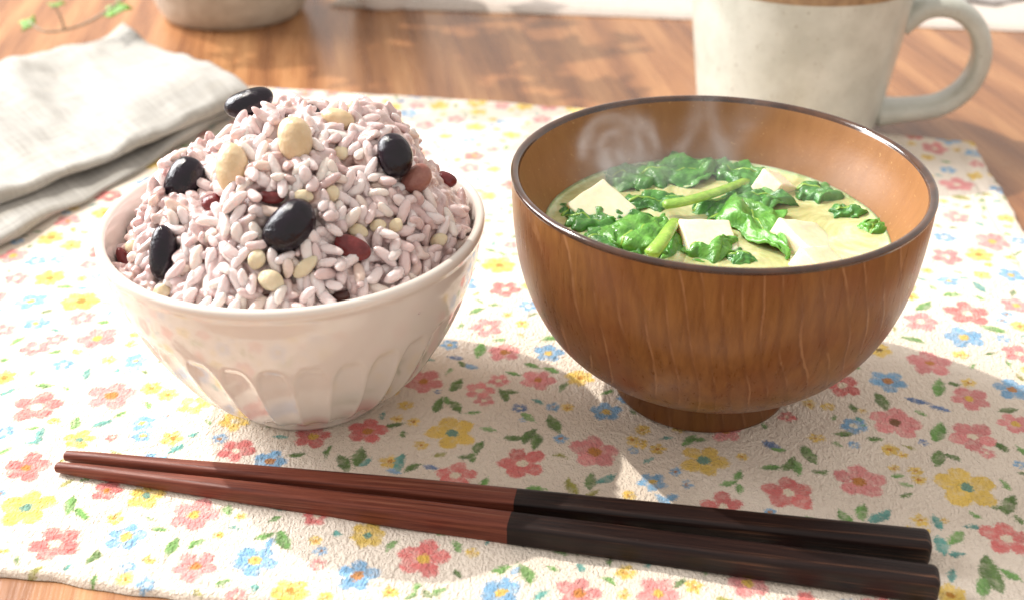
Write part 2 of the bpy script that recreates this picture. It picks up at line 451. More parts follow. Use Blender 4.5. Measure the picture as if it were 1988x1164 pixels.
# ------------------------------------------------------------------ printed placemat
MT = 0.0022                                              # height of the mat's face
PAL = dict(p=s2l(230, 142, 142), r=s2l(222, 112, 110), y=s2l(236, 200, 92), b=s2l(118, 172, 212), g=s2l(104, 158, 76),
           d=s2l(84, 122, 54), t=s2l(86, 160, 152), o=s2l(150, 148, 60), n=s2l(84, 122, 172))
HEART = dict(w=s2l(240, 230, 205), y=s2l(226, 188, 80), o=s2l(196, 130, 50), t=s2l(90, 150, 140), d=s2l(110, 80, 40))
FLOWERS = """
99 463 50 y o|34 469 25 b w|25 497 55 p y|70 507 42 b w|115 503 36 b w|173 514 35 p w|32 541 45 p w|96 539 55 y o|159 541 22 y o|186 537 22 b w
60 586 62 b y|157 584 72 y o|159 617 52 p w|218 608 25 b w|70 627 48 b y|7 640 45 p w|70 676 58 p w|108 658 42 p w|189 655 74 p y|124 709 42 b w
211 696 30 y o|262 698 46 b y|258 716 26 b w|7 730 46 y o|72 788 98 r w|216 768 88 p o|294 752 40 y o|325 764 40 y o|377 786 64 y w|276 820 52 b y
7 838 44 b w|455 817 58 y w|155 853 60 y t|218 848 26 r w|277 846 40 b y|336 850 46 y o|50 905 84 r o|53 986 108 y t|208 951 62 r o|284 961 72 y t
106 1054 100 r w|244 1040 80 b y|376 998 92 p y|467 999 20 y o|379 1100 86 p o|495 1086 86 b y|249 1100 36 b w|284 1133 36 b w|8 1070 24 y o
458 1158 40 p w|458 872 72 r w|244 1123 34 y o|617 1095 34 p w|714 1037 70 y t|693 1119 86 b o|822 1083 100 r y|916 1075 24 y o|563 1148 80 y o
967 1149 68 b y|614 1004 50 r w|946 635 64 p w|1014 629 26 y o|873 668 36 b y|980 683 62 p o|1065 685 60 b y|822 739 74 p o|850 759 14 n w|931 758 58 p w
968 737 38 p w|940 778 38 p w|1045 737 66 p o|1126 734 54 y o|1008 790 32 n w|1016 813 14 b w|1102 789 24 y o|1177 799 60 b y|788 785 30 y o|771 812 24 y o
802 818 28 y o|878 840 96 y t|714 836 76 r o|757 895 40 y o|884 922 78 r w|1014 898 94 r w|1155 877 92 p o|1221 963 28 y o|1228 853 28 y o|1230 872 18 b w
1247 834 30 y o|1243 859 30 y o|1277 869 32 y o|1366 894 92 y t|1266 936 56 b y|1403 981 80 r w|975 1149 74 b y|1125 1152 86 p o|1210 1153 28 y o|1216 1110 40 y o
1278 1150 80 p y|1347 1138 34 y o|1787 624 64 p w|1878 607 86 r w|1871 655 74 b y|1981 633 36 y o|1947 658 26 b w|1978 686 60 p w|1865 686 30 y o|1706 681 46 y d
1806 706 80 p o|1724 737 72 b o|1634 748 70 r w|1882 773 74 p y|1964 756 70 b o|1572 782 26 y o|1607 787 26 y o|1675 798 14 y o|1528 806 36 r w|1737 820 94 p d
1658 827 54 b w|1657 865 22 b w|1584 849 30 y o|1889 846 88 p w|1916 878 34 p w|1971 823 66 p y|1794 856 18 n w|1727 870 36 y o|1753 880 20 y o|1531 957 100 r w
1669 932 98 p o|1736 906 22 y o|1777 914 28 y o|1784 932 28 y o|1876 945 112 y t|1981 899 26 b w|1787 1009 34 y o|1767 1026 16 y o|1833 1009 16 y o|1796 1028 20 y o
1953 1044 94 r w|1847 1152 58 y o|1815 288 50 p w|1802 305 26 y o|1841 331 30 b w|1896 322 30 p w|1892 342 30 y o|1858 359 60 p w|1828 402 22 b w|1858 421 50 p w
1952 425 36 y o|1834 460 45 b w|1927 470 66 p y|1978 470 30 b w|1838 498 60 p w|1901 494 52 y o|1800 524 22 y o|1841 546 44 b y|1905 535 32 y o|1963 535 48 b y
1768 574 32 y o|1974 591 58 p y|852 206 40 y o|794 219 36 b w|824 244 44 p w|885 234 36 p w|923 247 44 y o|865 264 30 y o|912 272 34 b w|992 262 40 y o
977 236 26 b w|1052 232 40 p w|1018 208 36 y o|955 290 24 p w|912 326 44 p w|958 330 30 y o|949 382 34 y o|992 476 26 p w|970 515 64 y o|981 562 60 r w|1026 592 40 b w
763 208 36 y o|809 206 32 p w|929 218 36 y o|975 206 30 p w"""
LEAVES = """
123 557 40 0 g|159 559 30 0 b|200 627 34 0 g|35 662 36 30 g|108 683 30 20 g|7 698 20 0 g|170 727 26 70 t|87 746 40 -4 g|14 759 34 30 t|144 822 32 70 g|200 820 46 20 t
65 831 30 10 g|343 869 40 30 t|373 843 26 20 t|63 861 32 0 t|80 845 30 80 t|129 937 36 30 o|165 930 22 20 g|137 981 40 72 g|160 996 34 -40 g|178 1080 44 60 d
442 988 26 80 g|442 988 26 10 g|336 1064 48 58 g|383 1057 42 30 g|435 1136 36 20 g|495 1143 22 0 t|512 1037 44 12 g|551 1046 46 -60 g|525 1052 30 60 b|653 1036 20 0 t
886 1061 30 -60 g|798 1155 34 40 g|850 1144 36 20 g|809 1135 18 80 g|830 1150 24 -40 d|973 1105 44 14 g|969 660 30 0 g|931 679 32 75 g|884 694 34 -6 n|912 710 34 -14 b
900 706 24 -30 d|886 747 36 50 d|850 787 34 64 d|883 790 36 -48 d|866 778 20 -70 g|977 765 30 -62 d|990 758 34 -4 d|1033 710 36 -16 g|1070 719 34 -18 g|1027 806 34 -40 g
1076 821 44 -62 d|997 849 44 -2 d|1028 846 40 50 d|1039 855 36 80 d|764 824 40 12 d|781 842 16 75 d|666 898 40 -62 d|697 886 44 70 d|708 895 34 35 t|779 898 40 78 t
801 908 38 24 d|836 906 32 -8 n|763 916 30 -10 b|918 886 24 -80 d|931 867 32 60 d|903 884 34 6 d|1113 942 40 -58 o|1147 932 36 80 d|1175 926 46 20 t|1150 955 30 30 o|1039 949 46 4 g
1338 853 34 40 g|1355 851 38 -10 g|1303 967 32 30 b|1288 972 40 -40 b|1413 936 36 10 g|1431 922 26 60 g|1434 948 22 -75 g|1019 1116 50 -62 g|1000 1110 24 40 b|1130 1099 24 -50 t
1319 1131 30 30 d|1775 658 50 -14 g|1930 640 60 -14 g|1822 751 34 82 g|1851 744 28 -10 d|1710 779 44 -62 d|1782 777 50 -14 n|1823 792 44 -16 n|1957 796 40 6 d|1657 791 22 -65 d
1636 842 40 0 d|1670 820 30 -60 t|1822 837 40 70 g|1943 868 42 -30 d|1497 862 46 -22 n|1512 870 36 -10 g|1571 882 48 -56 d|1498 907 46 0 g|1531 899 36 52 d|1545 906 36 -74 g
1820 889 38 80 d|1849 889 40 -26 d|1743 923 24 4 g|1961 978 42 64 d|1944 985 40 -6 d|1978 1006 26 -50 d|1648 1006 58 -42 g|1705 1001 50 25 t|1677 994 36 86 g|1575 1010 44 -4 g
1820 1012 36 -62 t|1855 1044 40 46 g|1891 1023 40 -8 t|1826 1059 46 -72 t|1855 1077 36 2 t|1932 1115 84 -64 d|1962 1115 56 -28 g|1912 1136 46 82 g|1866 385 46 -8 o|1901 436 24 -30 t
1903 559 36 -40 t|1849 574 40 0 g|1791 593 36 30 g|962 307 24 0 t|949 416 26 0 t|960 594 28 0 g|927 605 34 20 g|1070 658 40 8 g"""
def build_mat():
    BR = np.array([0.2075, 0.4900]); BL = np.array([-0.2150, 0.5720]); FL = np.array([-0.2600, 0.2385]); FR = np.array([0.1720, 0.1685])
    NU, NV = 720, 580
    u = np.linspace(0, 1, NU)[None, :]; v = np.linspace(0, 1, NV)[:, None]
    X = FL[0] * (1 - u) * (1 - v) + FR[0] * u * (1 - v) + BL[0] * (1 - u) * v + BR[0] * u * v
    Y = FL[1] * (1 - u) * (1 - v) + FR[1] * u * (1 - v) + BL[1] * (1 - u) * v + BR[1] * u * v
    Y = Y + 0.0085 * v * np.sin(np.pi * u) * v           # the back hem bows out a little
    # uneven hems
    def lump(t, f, ph): return np.sin(t * f + ph) + 0.6 * np.sin(t * f * 2.3 + ph * 2) + 0.4 * np.sin(t * f * 5.1 + ph)
    Y = Y + 0.0005 * lump(u, 40, 1) * np.exp(-v / 0.03) + 0.0006 * lump(u, 26, 2) * np.exp(-(1 - v) / 0.03)
    X = X + 0.0005 * lump(v, 36, 3) * np.exp(-(1 - u) / 0.03)
    LU, LV = 0.43, 0.33
    e = np.minimum(np.minimum(u * LU, (1 - u) * LU), np.minimum(v * LV, (1 - v) * LV))
    Z = 0.0002 + (MT - 0.0002) * np.sqrt(np.clip(1 - (1 - np.clip(e / 0.0018, 0, 1)) ** 2, 0, 1))
    Z = Z + 0.0006 * np.exp(-((e - 0.005) / 0.003) ** 2) - 0.0005 * np.exp(-((e - 0.0095) / 0.0009) ** 2)   # hem and its stitch line
    calm = np.clip(e / 0.004, 0, 1)
    Z = Z + calm * 0.00022 * (np.sin(X * 160 + 3 * np.sin(Y * 60)) + np.sin(Y * 210 + 2 * np.sin(X * 90)))
    Z = Z + calm * RNG.normal(0, 0.00006, Z.shape)
    n = NU * NV
    co = np.stack([X.ravel(), Y.ravel(), Z.ravel()], 1)
    idx = np.arange(n).reshape(NV, NU)
    q = np.stack([idx[:-1, :-1], idx[:-1, 1:], idx[1:, 1:], idx[1:, :-1]], -1).reshape(-1)
    nf = (NU - 1) * (NV - 1)
    me = bpy.data.meshes.new('placemat')
    me.vertices.add(n); me.vertices.foreach_set('co', co.ravel().astype(np.float32))
    me.loops.add(nf * 4); me.loops.foreach_set('vertex_index', q.astype(np.int32))
    me.polygons.add(nf); me.polygons.foreach_set('loop_start', np.arange(0, nf * 4, 4, dtype=np.int32))
    me.polygons.foreach_set('loop_total', np.full(nf, 4, np.int32))
    me.polygons.foreach_set('use_smooth', np.ones(nf, bool))
    me.update(calc_edges=True)
    # --- the print
    sd = np.full(n, 0.02); hd = np.full(n, 0.02)
    pc = np.tile(np.array(PAL['p']), (n, 1)); hc = np.tile(np.array(HEART['w']), (n, 1))
    gx, gy = co[:, 0], co[:, 1]
    order = np.argsort(gx); gxs = gx[order]
    rnd = random.Random(5)
    def near(c, R):
        a, b = np.searchsorted(gxs, [c[0] - R, c[0] + R]); w = order[a:b]
        return w[np.abs(gy[w] - c[1]) < R]
    def put(w, d, col, dd=None, hcol=None):
        m = d < sd[w]; wm = w[m]
        sd[wm] = d[m]; pc[wm] = col[m] if np.ndim(col) == 2 else col
        hd[wm] = 0.02
        if dd is not None:
            hd[wm] = dd[m]; hc[wm] = hcol
    centres = []
    def flower(c, R, k, h):
        c = np.array(c[:2]); centres.append((c, R)); w = near(c, R * 1.5 + 0.003)
        dx, dy = gx[w] - c[0], gy[w] - c[1]
        ph = rnd.random() * 6.28; best = np.full(len(w), 1.0); bi = np.zeros(len(w), int)
        tint = []
        npet = 5 if k != 'y' else rnd.choice((5, 6))
        for i in range(npet):
            a = ph + 2 * math.pi * i / npet + rnd.uniform(-.12, .12)
            rp = R * rnd.uniform(0.36, 0.45); rc = R * rnd.uniform(0.54, 0.62)
            ex, ey = dx - rc * math.cos(a), dy - rc * math.sin(a)
            al = ex * math.cos(a) + ey * math.sin(a); ac = -ex * math.sin(a) + ey * math.cos(a)
            d = np.hypot(al / 1.08, ac * 1.05) - rp
            m = d < best; best[m] = d[m]; bi[m] = i
            tint.append(rnd.uniform(-0.1, 0.1))
        best = np.minimum(best, np.hypot(dx, dy) - R * 0.36)
        base = np.array(PAL[k]) * rnd.uniform(0.92, 1.08)
        col = np.clip(base[None, :] * (1 + np.array(tint)[bi])[:, None], 0, 1)
        r = np.hypot(dx, dy)
        put(w, best, col, r - R * (0.24 if k != 'b' else 0.27) * rnd.uniform(.85, 1.15), np.array(HEART[h]))
    def leaf(p0, p1, wd, k):
        p0, p1 = np.array(p0[:2]), np.array(p1[:2])
        c = (p0 + p1) / 2; d = p1 - p0; L = np.hypot(*d) / 2 + 1e-6; t = d / (2 * L)
        w = near(c, L + wd + 0.003)
        uu = (gx[w] - c[0]) * t[0] + (gy[w] - c[1]) * t[1]; vv = -(gx[w] - c[0]) * t[1] + (gy[w] - c[1]) * t[0]
        vv = vv - rnd.uniform(-.25, .25) * wd * 2 * (1 - (uu / L) ** 2)
        dd = np.where(np.abs(uu) < L, np.abs(vv) - wd * (1 - np.clip(np.abs(uu) / L, 0, 1) ** 2), np.hypot(np.abs(uu) - L, vv))
        base = np.array(PAL[k]) * rnd.uniform(0.85, 1.15)
        col = base[None, :] * np.where(vv > 0, 1.12, 0.9)[:, None]
        put(w, dd, np.clip(col, 0, 1))
        centres.append((c, L))
    for row in FLOWERS.replace('\n', '|').split('|'):
        f = row.split()
        if len(f) < 5: continue
        x, y, wpx = float(f[0]), float(f[1]), float(f[2])
        c = at(x, y, MT); e1 = at(x + wpx / 2, y, MT)
        flower(c, (e1 - c).length * 1.04, f[3], f[4])
    for row in LEAVES.replace('\n', '|').split('|'):
        f = row.split()
        if len(f) < 5: continue
        x, y, wpx, an = (float(q_) for q_ in f[:4]); an = math.radians(an)
        dx, dy = wpx / 2 * math.cos(an), -wpx / 2 * math.sin(an)
        a, b = at(x - dx, y - dy, MT), at(x + dx, y + dy, MT)
        L = (b - a).length / 2
        leaf(a, b, min(max(L * 0.40, 0.0010), 0.0030), f[4])
    # the parts of the print hidden or blurred in the photograph follow on in the same manner
    for _ in range(5200):
        uu, vv = rnd.random(), rnd.random()
        i, j = int(vv * (NV - 1)), int(uu * (NU - 1)); c = np.array([X[i, j], Y[i, j]])
        gap = min(np.hypot(*(c - cc)) - R for cc, R in centres)
        if gap > 0.0060:
            flower(c, rnd.uniform(0.0040, 0.0058), rnd.choice('pprrybby'), rnd.choice('wyoo'))
        elif gap > 0.0024:
            a = rnd.random() * 3.14; L = rnd.uniform(0.0018, 0.0028)
            if rnd.random() < 0.75:
                leaf(c + L * np.array([math.cos(a), math.sin(a)]), c - L * np.array([math.cos(a), math.sin(a)]), L * 0.36, rnd.choice('gdtgo'))
            else:
                flower(c, rnd.uniform(0.0016, 0.0024), rnd.choice('yyb'), 'o')
    for nm, arr in (('print_edge', sd), ('heart_edge', hd)):
        at_ = me.attributes.new(nm, 'FLOAT', 'POINT'); at_.data.foreach_set('value', arr.astype(np.float32))
    for nm, arr in (('print_color', pc), ('heart_color', hc)):
        at_ = me.attributes.new(nm, 'FLOAT_COLOR', 'POINT')
        at_.data.foreach_set('color', np.concatenate([arr, np.ones((n, 1))], 1).astype(np.float32).ravel())
    me.materials.append(M['mat'])
    o = bpy.data.objects.new('placemat', me); COL.objects.link(o)
    tag(o, 'cream cloth placemat printed with pink, yellow and blue flowers, under both bowls', 'placemat')
build_mat()

# ------------------------------------------------------------------ white rice bowl
RX, RY, RH, RR = -0.0616, 0.2977, 0.0585 + MT * 0.3, 0.0540
def build_rice_bowl():
    t = empty('rice_bowl', (RX, RY, MT + 0.0004))
    tag(t, 'white fluted porcelain bowl heaped with mixed-grain rice', 'bowl')
    out = crom([(0.0262, 0.0042), (0.0300, 0.0065), (0.0352, 0.0115), (0.0405, 0.0190), (0.0455, 0.0285), (0.0495, 0.0385), (0.0522, 0.0480), (0.0534, 0.0545)], 9)
    lip = crom([(0.0534, 0.0545), (0.0540, 0.0562), (0.0538, 0.0577), (0.0527, 0.0584), (0.0514, 0.0578), (0.0507, 0.0560)], 5)
    inn = crom([(0.0507, 0.0560), (0.0490, 0.0470), (0.0455, 0.0350), (0.0390, 0.0220), (0.0270, 0.0110), (0.0, 0.0075)], 6)
    prof = [tuple(p) for p in out[:-1]] + [tuple(p) for p in lip[:-1]] + [(max(p[0], 0), p[1]) for p in inn]
    NF = 30
    nout = len(out) - 1
    def disp(a, r, z, NF=NF):
        if z < 0.0045 or z > 0.042 or r < 0.0262: return 0
        k = (a * NF / (2 * math.pi)) % 1.0 - 0.5           # -.5 ... .5 over one flute
        top = 0.0385 - 0.0100 * (abs(k) * 2) ** 4.0         # arched head
        m = max(0.0, min(1.0, (top - z) / 0.0030)); m = m * m * (3 - 2 * m)
        lo_ = max(0.0, min(1.0, (z - 0.0046) / 0.0025)); lo_ = lo_ * lo_ * (3 - 2 * lo_)
        return -0.00100 * m * lo_ * max(0, math.cos(math.pi * k)) ** 0.7
    seg = 480
    V, F, rings = [], [], []
    for i, (r, z) in enumerate(prof):
        if r < 1e-7:
            rings.append([len(V)]); V.append((0, 0, z)); continue
        ids = []
        for k in range(seg):
            a = 2 * math.pi * k / seg
            rr = r + (disp(a, r, z) if i <= nout else 0)
            ids.append(len(V)); V.append((rr * math.cos(a), rr * math.sin(a), z))
        rings.append(ids)
    for A, B in zip(rings[:-1], rings[1:]):
        for k in range(seg):
            k2 = (k + 1) % seg
            F.append((A[k], A[k2], B[0]) if len(B) == 1 else (A[k], A[k2], B[k2], B[k]))
    mesh_obj('wall', V, F, M['porcelain'], t)
    lathe('foot_ring', [(0.0180, 0.0005), (0.0195, 0.0), (0.0228, 0.0), (0.0238, 0.0006), (0.0243, 0.0016), (0.0252, 0.0032), (0.02645, 0.0045), (0.0200, 0.0052)], M['porcelain'], t)
build_rice_bowl()

# ------------------------------------------------------------------ wooden soup bowl
SX, SY = 0.0577, 0.2992
SB = MT + 0.0004
SOUPZ = SB + 0.0520
def build_soup_bowl():
    t = empty('soup_bowl', (SX, SY, SB))
    tag(t, 'brown lacquered wooden soup bowl with dark rim, filled with miso soup', 'bowl')
    out = [tuple(p) for p in crom([(0.0225, 0.0098), (0.0262, 0.0104), (0.0330, 0.0128), (0.0410, 0.0178), (0.0478, 0.0250), (0.0527, 0.0340), (0.0558, 0.0440), (0.0572, 0.0540), (0.0578, 0.0630), (0.0579, 0.0682)], 8)]
    K = 1.0303; up = lambda P: [(max(r, 0), 0.0103 + (z - 0.0103) * K if z > 0.0103 else z) for r, z in P]
    lathe('wall', up(out), M['wood'], t, 160)
    lip = [tuple(p) for p in crom([(0.0579, 0.0682), (0.05812, 0.0688), (0.0579, 0.0694), (0.0571, 0.0697), (0.0561, 0.0693), (0.0556, 0.0684)], 5)]
    lathe('rim', up(lip), M['lip'], t, 160)
    inn = [(max(p[0], 0), p[1]) for p in crom([(0.0556, 0.0684), (0.0537, 0.0620), (0.0496, 0.0535), (0.0465, 0.0460), (0.0420, 0.0340), (0.0360, 0.0240), (0.0250, 0.0160), (0.0, 0.0145)], 7)]
    lathe('inner_wall', up(inn), M['inside'], t, 160)
    lathe('foot', [(0.0200, 0.0040), (0.0205, 0.0006), (0.0213, 0.0), (0.0255, 0.0), (0.0262, 0.0005), (0.0262, 0.0016), (0.0256, 0.0060), (0.0252, 0.0096), (0.0252, 0.0103), (0.0215, 0.0110)], M['foot'], t, 128)
build_soup_bowl()
def inner_r(z):                                            # inside radius of the soup bowl at height z above its foot
    P = [(0.0145, 0.0), (0.016, 0.025), (0.024, 0.036), (0.034, 0.042), (0.046, 0.0465), (0.0535, 0.0496), (0.062, 0.0537), (0.0678, 0.0553)]
    return float(np.interp(0.0103 + (z - 0.0103) / 1.0303, [p[0] for p in P], [p[1] for p in P]))

def build_soup():
    R = inner_r(SOUPZ - SB) + 0.0004
    prof = [(0.0, 0.0)]
    for k in range(1, 60): prof.append((R * k / 60, 0.0012 * math.exp(-(R - R * k / 60) / 0.0012)))
    prof += [(R, 0.0013), (R - 0.004, -0.006), (R - 0.020, -0.020), (0.0, -0.028)]
    o = lathe('miso_soup', prof, M['soup'], None, 128, None)
    for v in o.data.vertices:
        if v.co.z > -0.003:
            v.co.z += 0.00025 * mnoise.noise(Vector((v.co.x * 90, v.co.y * 90, 3)))
    o.location = (SX, SY, SOUPZ)
    tag(o, 'cloudy beige miso soup filling the wooden bowl', 'soup')
build_soup()

# ------------------------------------------------------------------ tofu
def tofu(px, py, size, rz, tilt, rise, label):
    bm = bmesh.new()
    bmesh.ops.create_cube(bm, size=1.0)
    for v in bm.verts: v.co = Vector((v.co.x * size[0], v.co.y * size[1], v.co.z * size[2]))
    bmesh.ops.bevel(bm, geom=bm.edges[:], offset=0.0007, segments=3, affect='EDGES', profile=0.5)
    bmesh.ops.subdivide_edges(bm, edges=[e for e in bm.edges if e.calc_length() > 0.004], cuts=6, use_grid_fill=True)
    for v in bm.verts:
        v.co += Vector((mnoise.noise(v.co * 180), mnoise.noise(v.co * 180 + Vector((5, 0, 0))), mnoise.noise(v.co * 180 + Vector((0, 9, 0))))) * 0.0004
    me = bpy.data.meshes.new('tofu_cube'); bm.to_mesh(me); bm.free()
    me.polygons.foreach_set('use_smooth', [True] * len(me.polygons))
    me.materials.append(M['tofu'])
    o = bpy.data.objects.new('tofu_cube', me); COL.objects.link(o)
    p = at(px, py, SOUPZ + rise)
    o.rotation_euler = (math.radians(tilt[0]), math.radians(tilt[1]), math.radians(rz))
    Rm = o.rotation_euler.to_matrix()
    top = max((Rm @ v.co).z for v in me.vertices)
    o.location = (p.x, p.y, SOUPZ + rise - top)
    tag(o, label, 'tofu', 'tofu cubes in the soup')
tofu(1168, 366, (0.0150, 0.0150, 0.0130), 38, (20, -16), 0.0066, 'tofu cube shaded by the bowl wall under the curl of steam')
tofu(1372, 436, (0.0150, 0.0130, 0.0120), 8, (16, 5), 0.0052, 'tofu cube with a flat bright top touching the glossy folded leaf')
tofu(1502, 330, (0.0090, 0.0090, 0.0100), 40, (16, 22), 0.0064, 'small tofu tip poking up behind the leaves by the far wall')
tofu(1566, 430, (0.0165, 0.0150, 0.0120), 32, (14, 20), 0.0064, 'large pale tofu cube standing on the sunlit side of the soup')
tofu(1600, 484, (0.0140, 0.0140, 0.0120), 40, (18, 16), 0.0052, 'tofu cube with one pointed corner, close under the front rim')

# ------------------------------------------------------------------ spinach
def spinach(px, py, L, Wd, ang, label, mat='spin', seed=0, fold=0.5, lift=0.0001, rise=0.0012, roll=0.0):
    rnd = random.Random(seed)
    a = math.radians(ang)
    c = at(px, py, SOUPZ + lift)
    p0 = at(px - L / 2 * math.cos(a), py + L / 2 * math.sin(a), SOUPZ + lift); p1 = at(px + L / 2 * math.cos(a), py - L / 2 * math.sin(a), SOUPZ + lift)
    d = (p1 - p0); Lm = d.length; th = math.atan2(d.y, d.x)
    # width is seen foreshortened: undo it from the direction across the leaf
    q = at(px - Wd / 2 * math.sin(a), py - Wd / 2 * math.cos(a), SOUPZ + lift); Wm = min(2 * (q - c).length * 1.25, 0.022, Lm * 1.0)
    t = empty('spinach_leaf', (c.x, c.y, SOUPZ)); t.rotation_euler = (0, 0, th)
    tag(t, label, 'spinach', 'spinach leaves in the soup')
    nu, nv = 40, 24
    V = []
    off = Vector((rnd.uniform(0, 50), rnd.uniform(0, 50), rnd.uniform(0, 50)))
    for i in range(nu + 1):
        u = i / nu
        w = Wm / 2 * (math.sin(math.pi * min(1, u * 1.02 + 0.02) ** 0.75) ** 0.7 if 0 < u < 1 else 0.08)
        w *= 1 + 0.55 * mnoise.noise(Vector((u * 6, 0, 0)) + off)
        for j in range(nv + 1):
            s = j / nv * 2 - 1
            x = (u - 0.5) * Lm; y = s * w
            pleat = min(0.0020, fold * Wm * 0.16) * abs(math.sin(s * 3.6 + 2.2 * mnoise.noise(Vector((u * 3, s, 7)) + off)))
            n1 = mnoise.noise(Vector((x * 260, y * 330, 1)) + off); n2 = mnoise.noise(Vector((x * 620, y * 900, 4)) + off)
            z = lift + rise * (0.6 + 0.8 * mnoise.noise(Vector((u * 3.2, s * 1.6, 2)) + off)) + pleat + 0.0011 * n1 + 0.0007 * n2
            edge = abs(s) ** 3
            z -= 0.0018 * edge + 0.0016 * (abs(u - 0.5) * 2) ** 5
            V.append((x + 0.0016 * mnoise.noise(Vector((u * 5, s * 3, 9)) + off), y + 0.0012 * n1, z + roll * y))
    F = [(i * (nv + 1) + j, i * (nv + 1) + j + 1, (i + 1) * (nv + 1) + j + 1, (i + 1) * (nv + 1) + j) for i in range(nu) for j in range(nv)]
    b = mesh_obj('blade', V, F, M[mat], t)
    so = b.modifiers.new('thickness', 'SOLIDIFY'); so.thickness = 0.0004; so.offset = 0
    path, rad = [], []
    for i in range(0, nu + 1, 2):
        v = V[i * (nv + 1) + nv // 2]
        path.append((v[0], v[1], v[2] + 0.0001)); rad.append(0.00055 * (1.15 - i / nu))
    vv, ff = tube(path, rad, 8, 0.7)
    mesh_obj('midrib', vv, ff, M['stem'], t)
spinach(1322, 338, 150, 62, 6, 'wide dark spinach leaf lying along the far wall under the rising steam', seed=3, rise=0.0022)
spinach(1235, 346, 120, 44, -4, 'dim spinach leaf in the shade behind the shaded tofu cube', seed=4, rise=0.0014)
spinach(1445, 342, 110, 34, -8, 'spinach leaf leading to the small tofu tip', seed=5, rise=0.0016)
spinach(1272, 392, 120, 30, 4, 'narrow spinach leaf below the end of the long pale stem', seed=6, rise=0.0010)
spinach(1148, 428, 96, 48, -12, 'dark spinach leaf just before the shaded tofu cube', seed=8, rise=0.0014)
spinach(1248, 458, 100, 66, 35, 'crumpled bright spinach leaf crossed by a short pale stem', 'spin2', seed=9, rise=0.0024, fold=0.8)
spinach(1478, 393, 130, 38, -4, 'flat glossy spinach leaf behind the folded one', seed=10, rise=0.0024)
spinach(1420, 412, 90, 30, 20, 'small spinach leaf between the pale stem and the folded leaf', seed=17, rise=0.0014)
spinach(1474, 446, 150, 50, -46, 'long folded glossy spinach leaf between two tofu cubes', 'spin2', seed=11, fold=1.1, rise=0.0030)
spinach(1376, 486, 98, 44, 6, 'bright spinach leaf leaning on the flat-topped tofu', 'spin2', seed=12, rise=0.0022, fold=0.7)
spinach(1537, 462, 66, 46, -18, 'short spinach leaf tucked against the large pale tofu', seed=13, rise=0.0016)
spinach(1592, 376, 100, 42, -10, 'dark spinach leaf afloat by the bright waterline', seed=14, rise=0.0014)
spinach(1648, 412, 72, 34, -6, 'small spinach scrap floating on open broth at the sunlit side', seed=15, rise=0.0012)
spinach(1702, 440, 34, 38, 50, 'tiny spinach scrap stuck to the sunlit bowl wall', 'spin2', seed=16, rise=0.0014)
spinach(1212, 486, 90, 26, -20, 'thin spinach leaf by the front rim below the crumpled leaf', seed=18, rise=0.0004)

def stem_piece(pts, w, lift, label):
    t = [at(x, y, SOUPZ + lift + h) for (x, y, h) in pts]
    c = t[len(t) // 2]
    path = [Vector(p) - c for p in [Vector(q) for q in crom([tuple(p) for p in t], 8)]]
    n = len(path)
    rad = [w * (0.75 + 0.3 * i / n) * (1 if 0 < i < n - 1 else 0.5) for i in range(n)]
    V, F = tube(path, rad, 16, 0.6)
    o = mesh_obj('spinach_stalk', V, F, M['stem'])
    o.location = c
    tag(o, label, 'spinach', 'spinach stems in the soup')
for k, (x, y, l, w, a, mt, lab) in enumerate([
        (1180, 462, 80, 36, 10, 'spin', 'half sunken spinach leaf beside the dark leaf before the shaded tofu'),
        (1292, 470, 70, 40, 60, 'spin2', 'spinach leaf lying along the short pale stem'),
        (1395, 396, 100, 30, 14, 'spin', 'sunken spinach leaf under the long pale stem'),
        (1380, 322, 120, 26, -4, 'spin', 'sunken spinach leaf against the far bowl wall'),
        (1440, 500, 60, 22, -10, 'spin', 'spinach scrap between the front rim and the folded leaf'),
        (1120, 405, 60, 30, 20, 'spin', 'spinach scrap against the shaded bowl wall'),
        (1230, 415, 70, 26, -14, 'spin', 'narrow spinach strip floating behind the crumpled leaf')]):
    spinach(x, y, l, w, a, lab, mt, seed=40 + k, rise=0.0006, fold=0.35, lift=0.0004)
stem_piece([(1452, 350, 0.0), (1395, 372, 0.0012), (1335, 390, 0.0014), (1286, 398, 0.0004)], 0.0021, 0.0030, 'long pale yellow-green spinach stem lying across the middle of the soup')
stem_piece([(1312, 428, -0.001), (1300, 445, 0.001), (1285, 468, 0.0015), (1262, 496, 0.0)], 0.0022, 0.0036, 'short pale spinach stem pointing to the front rim')

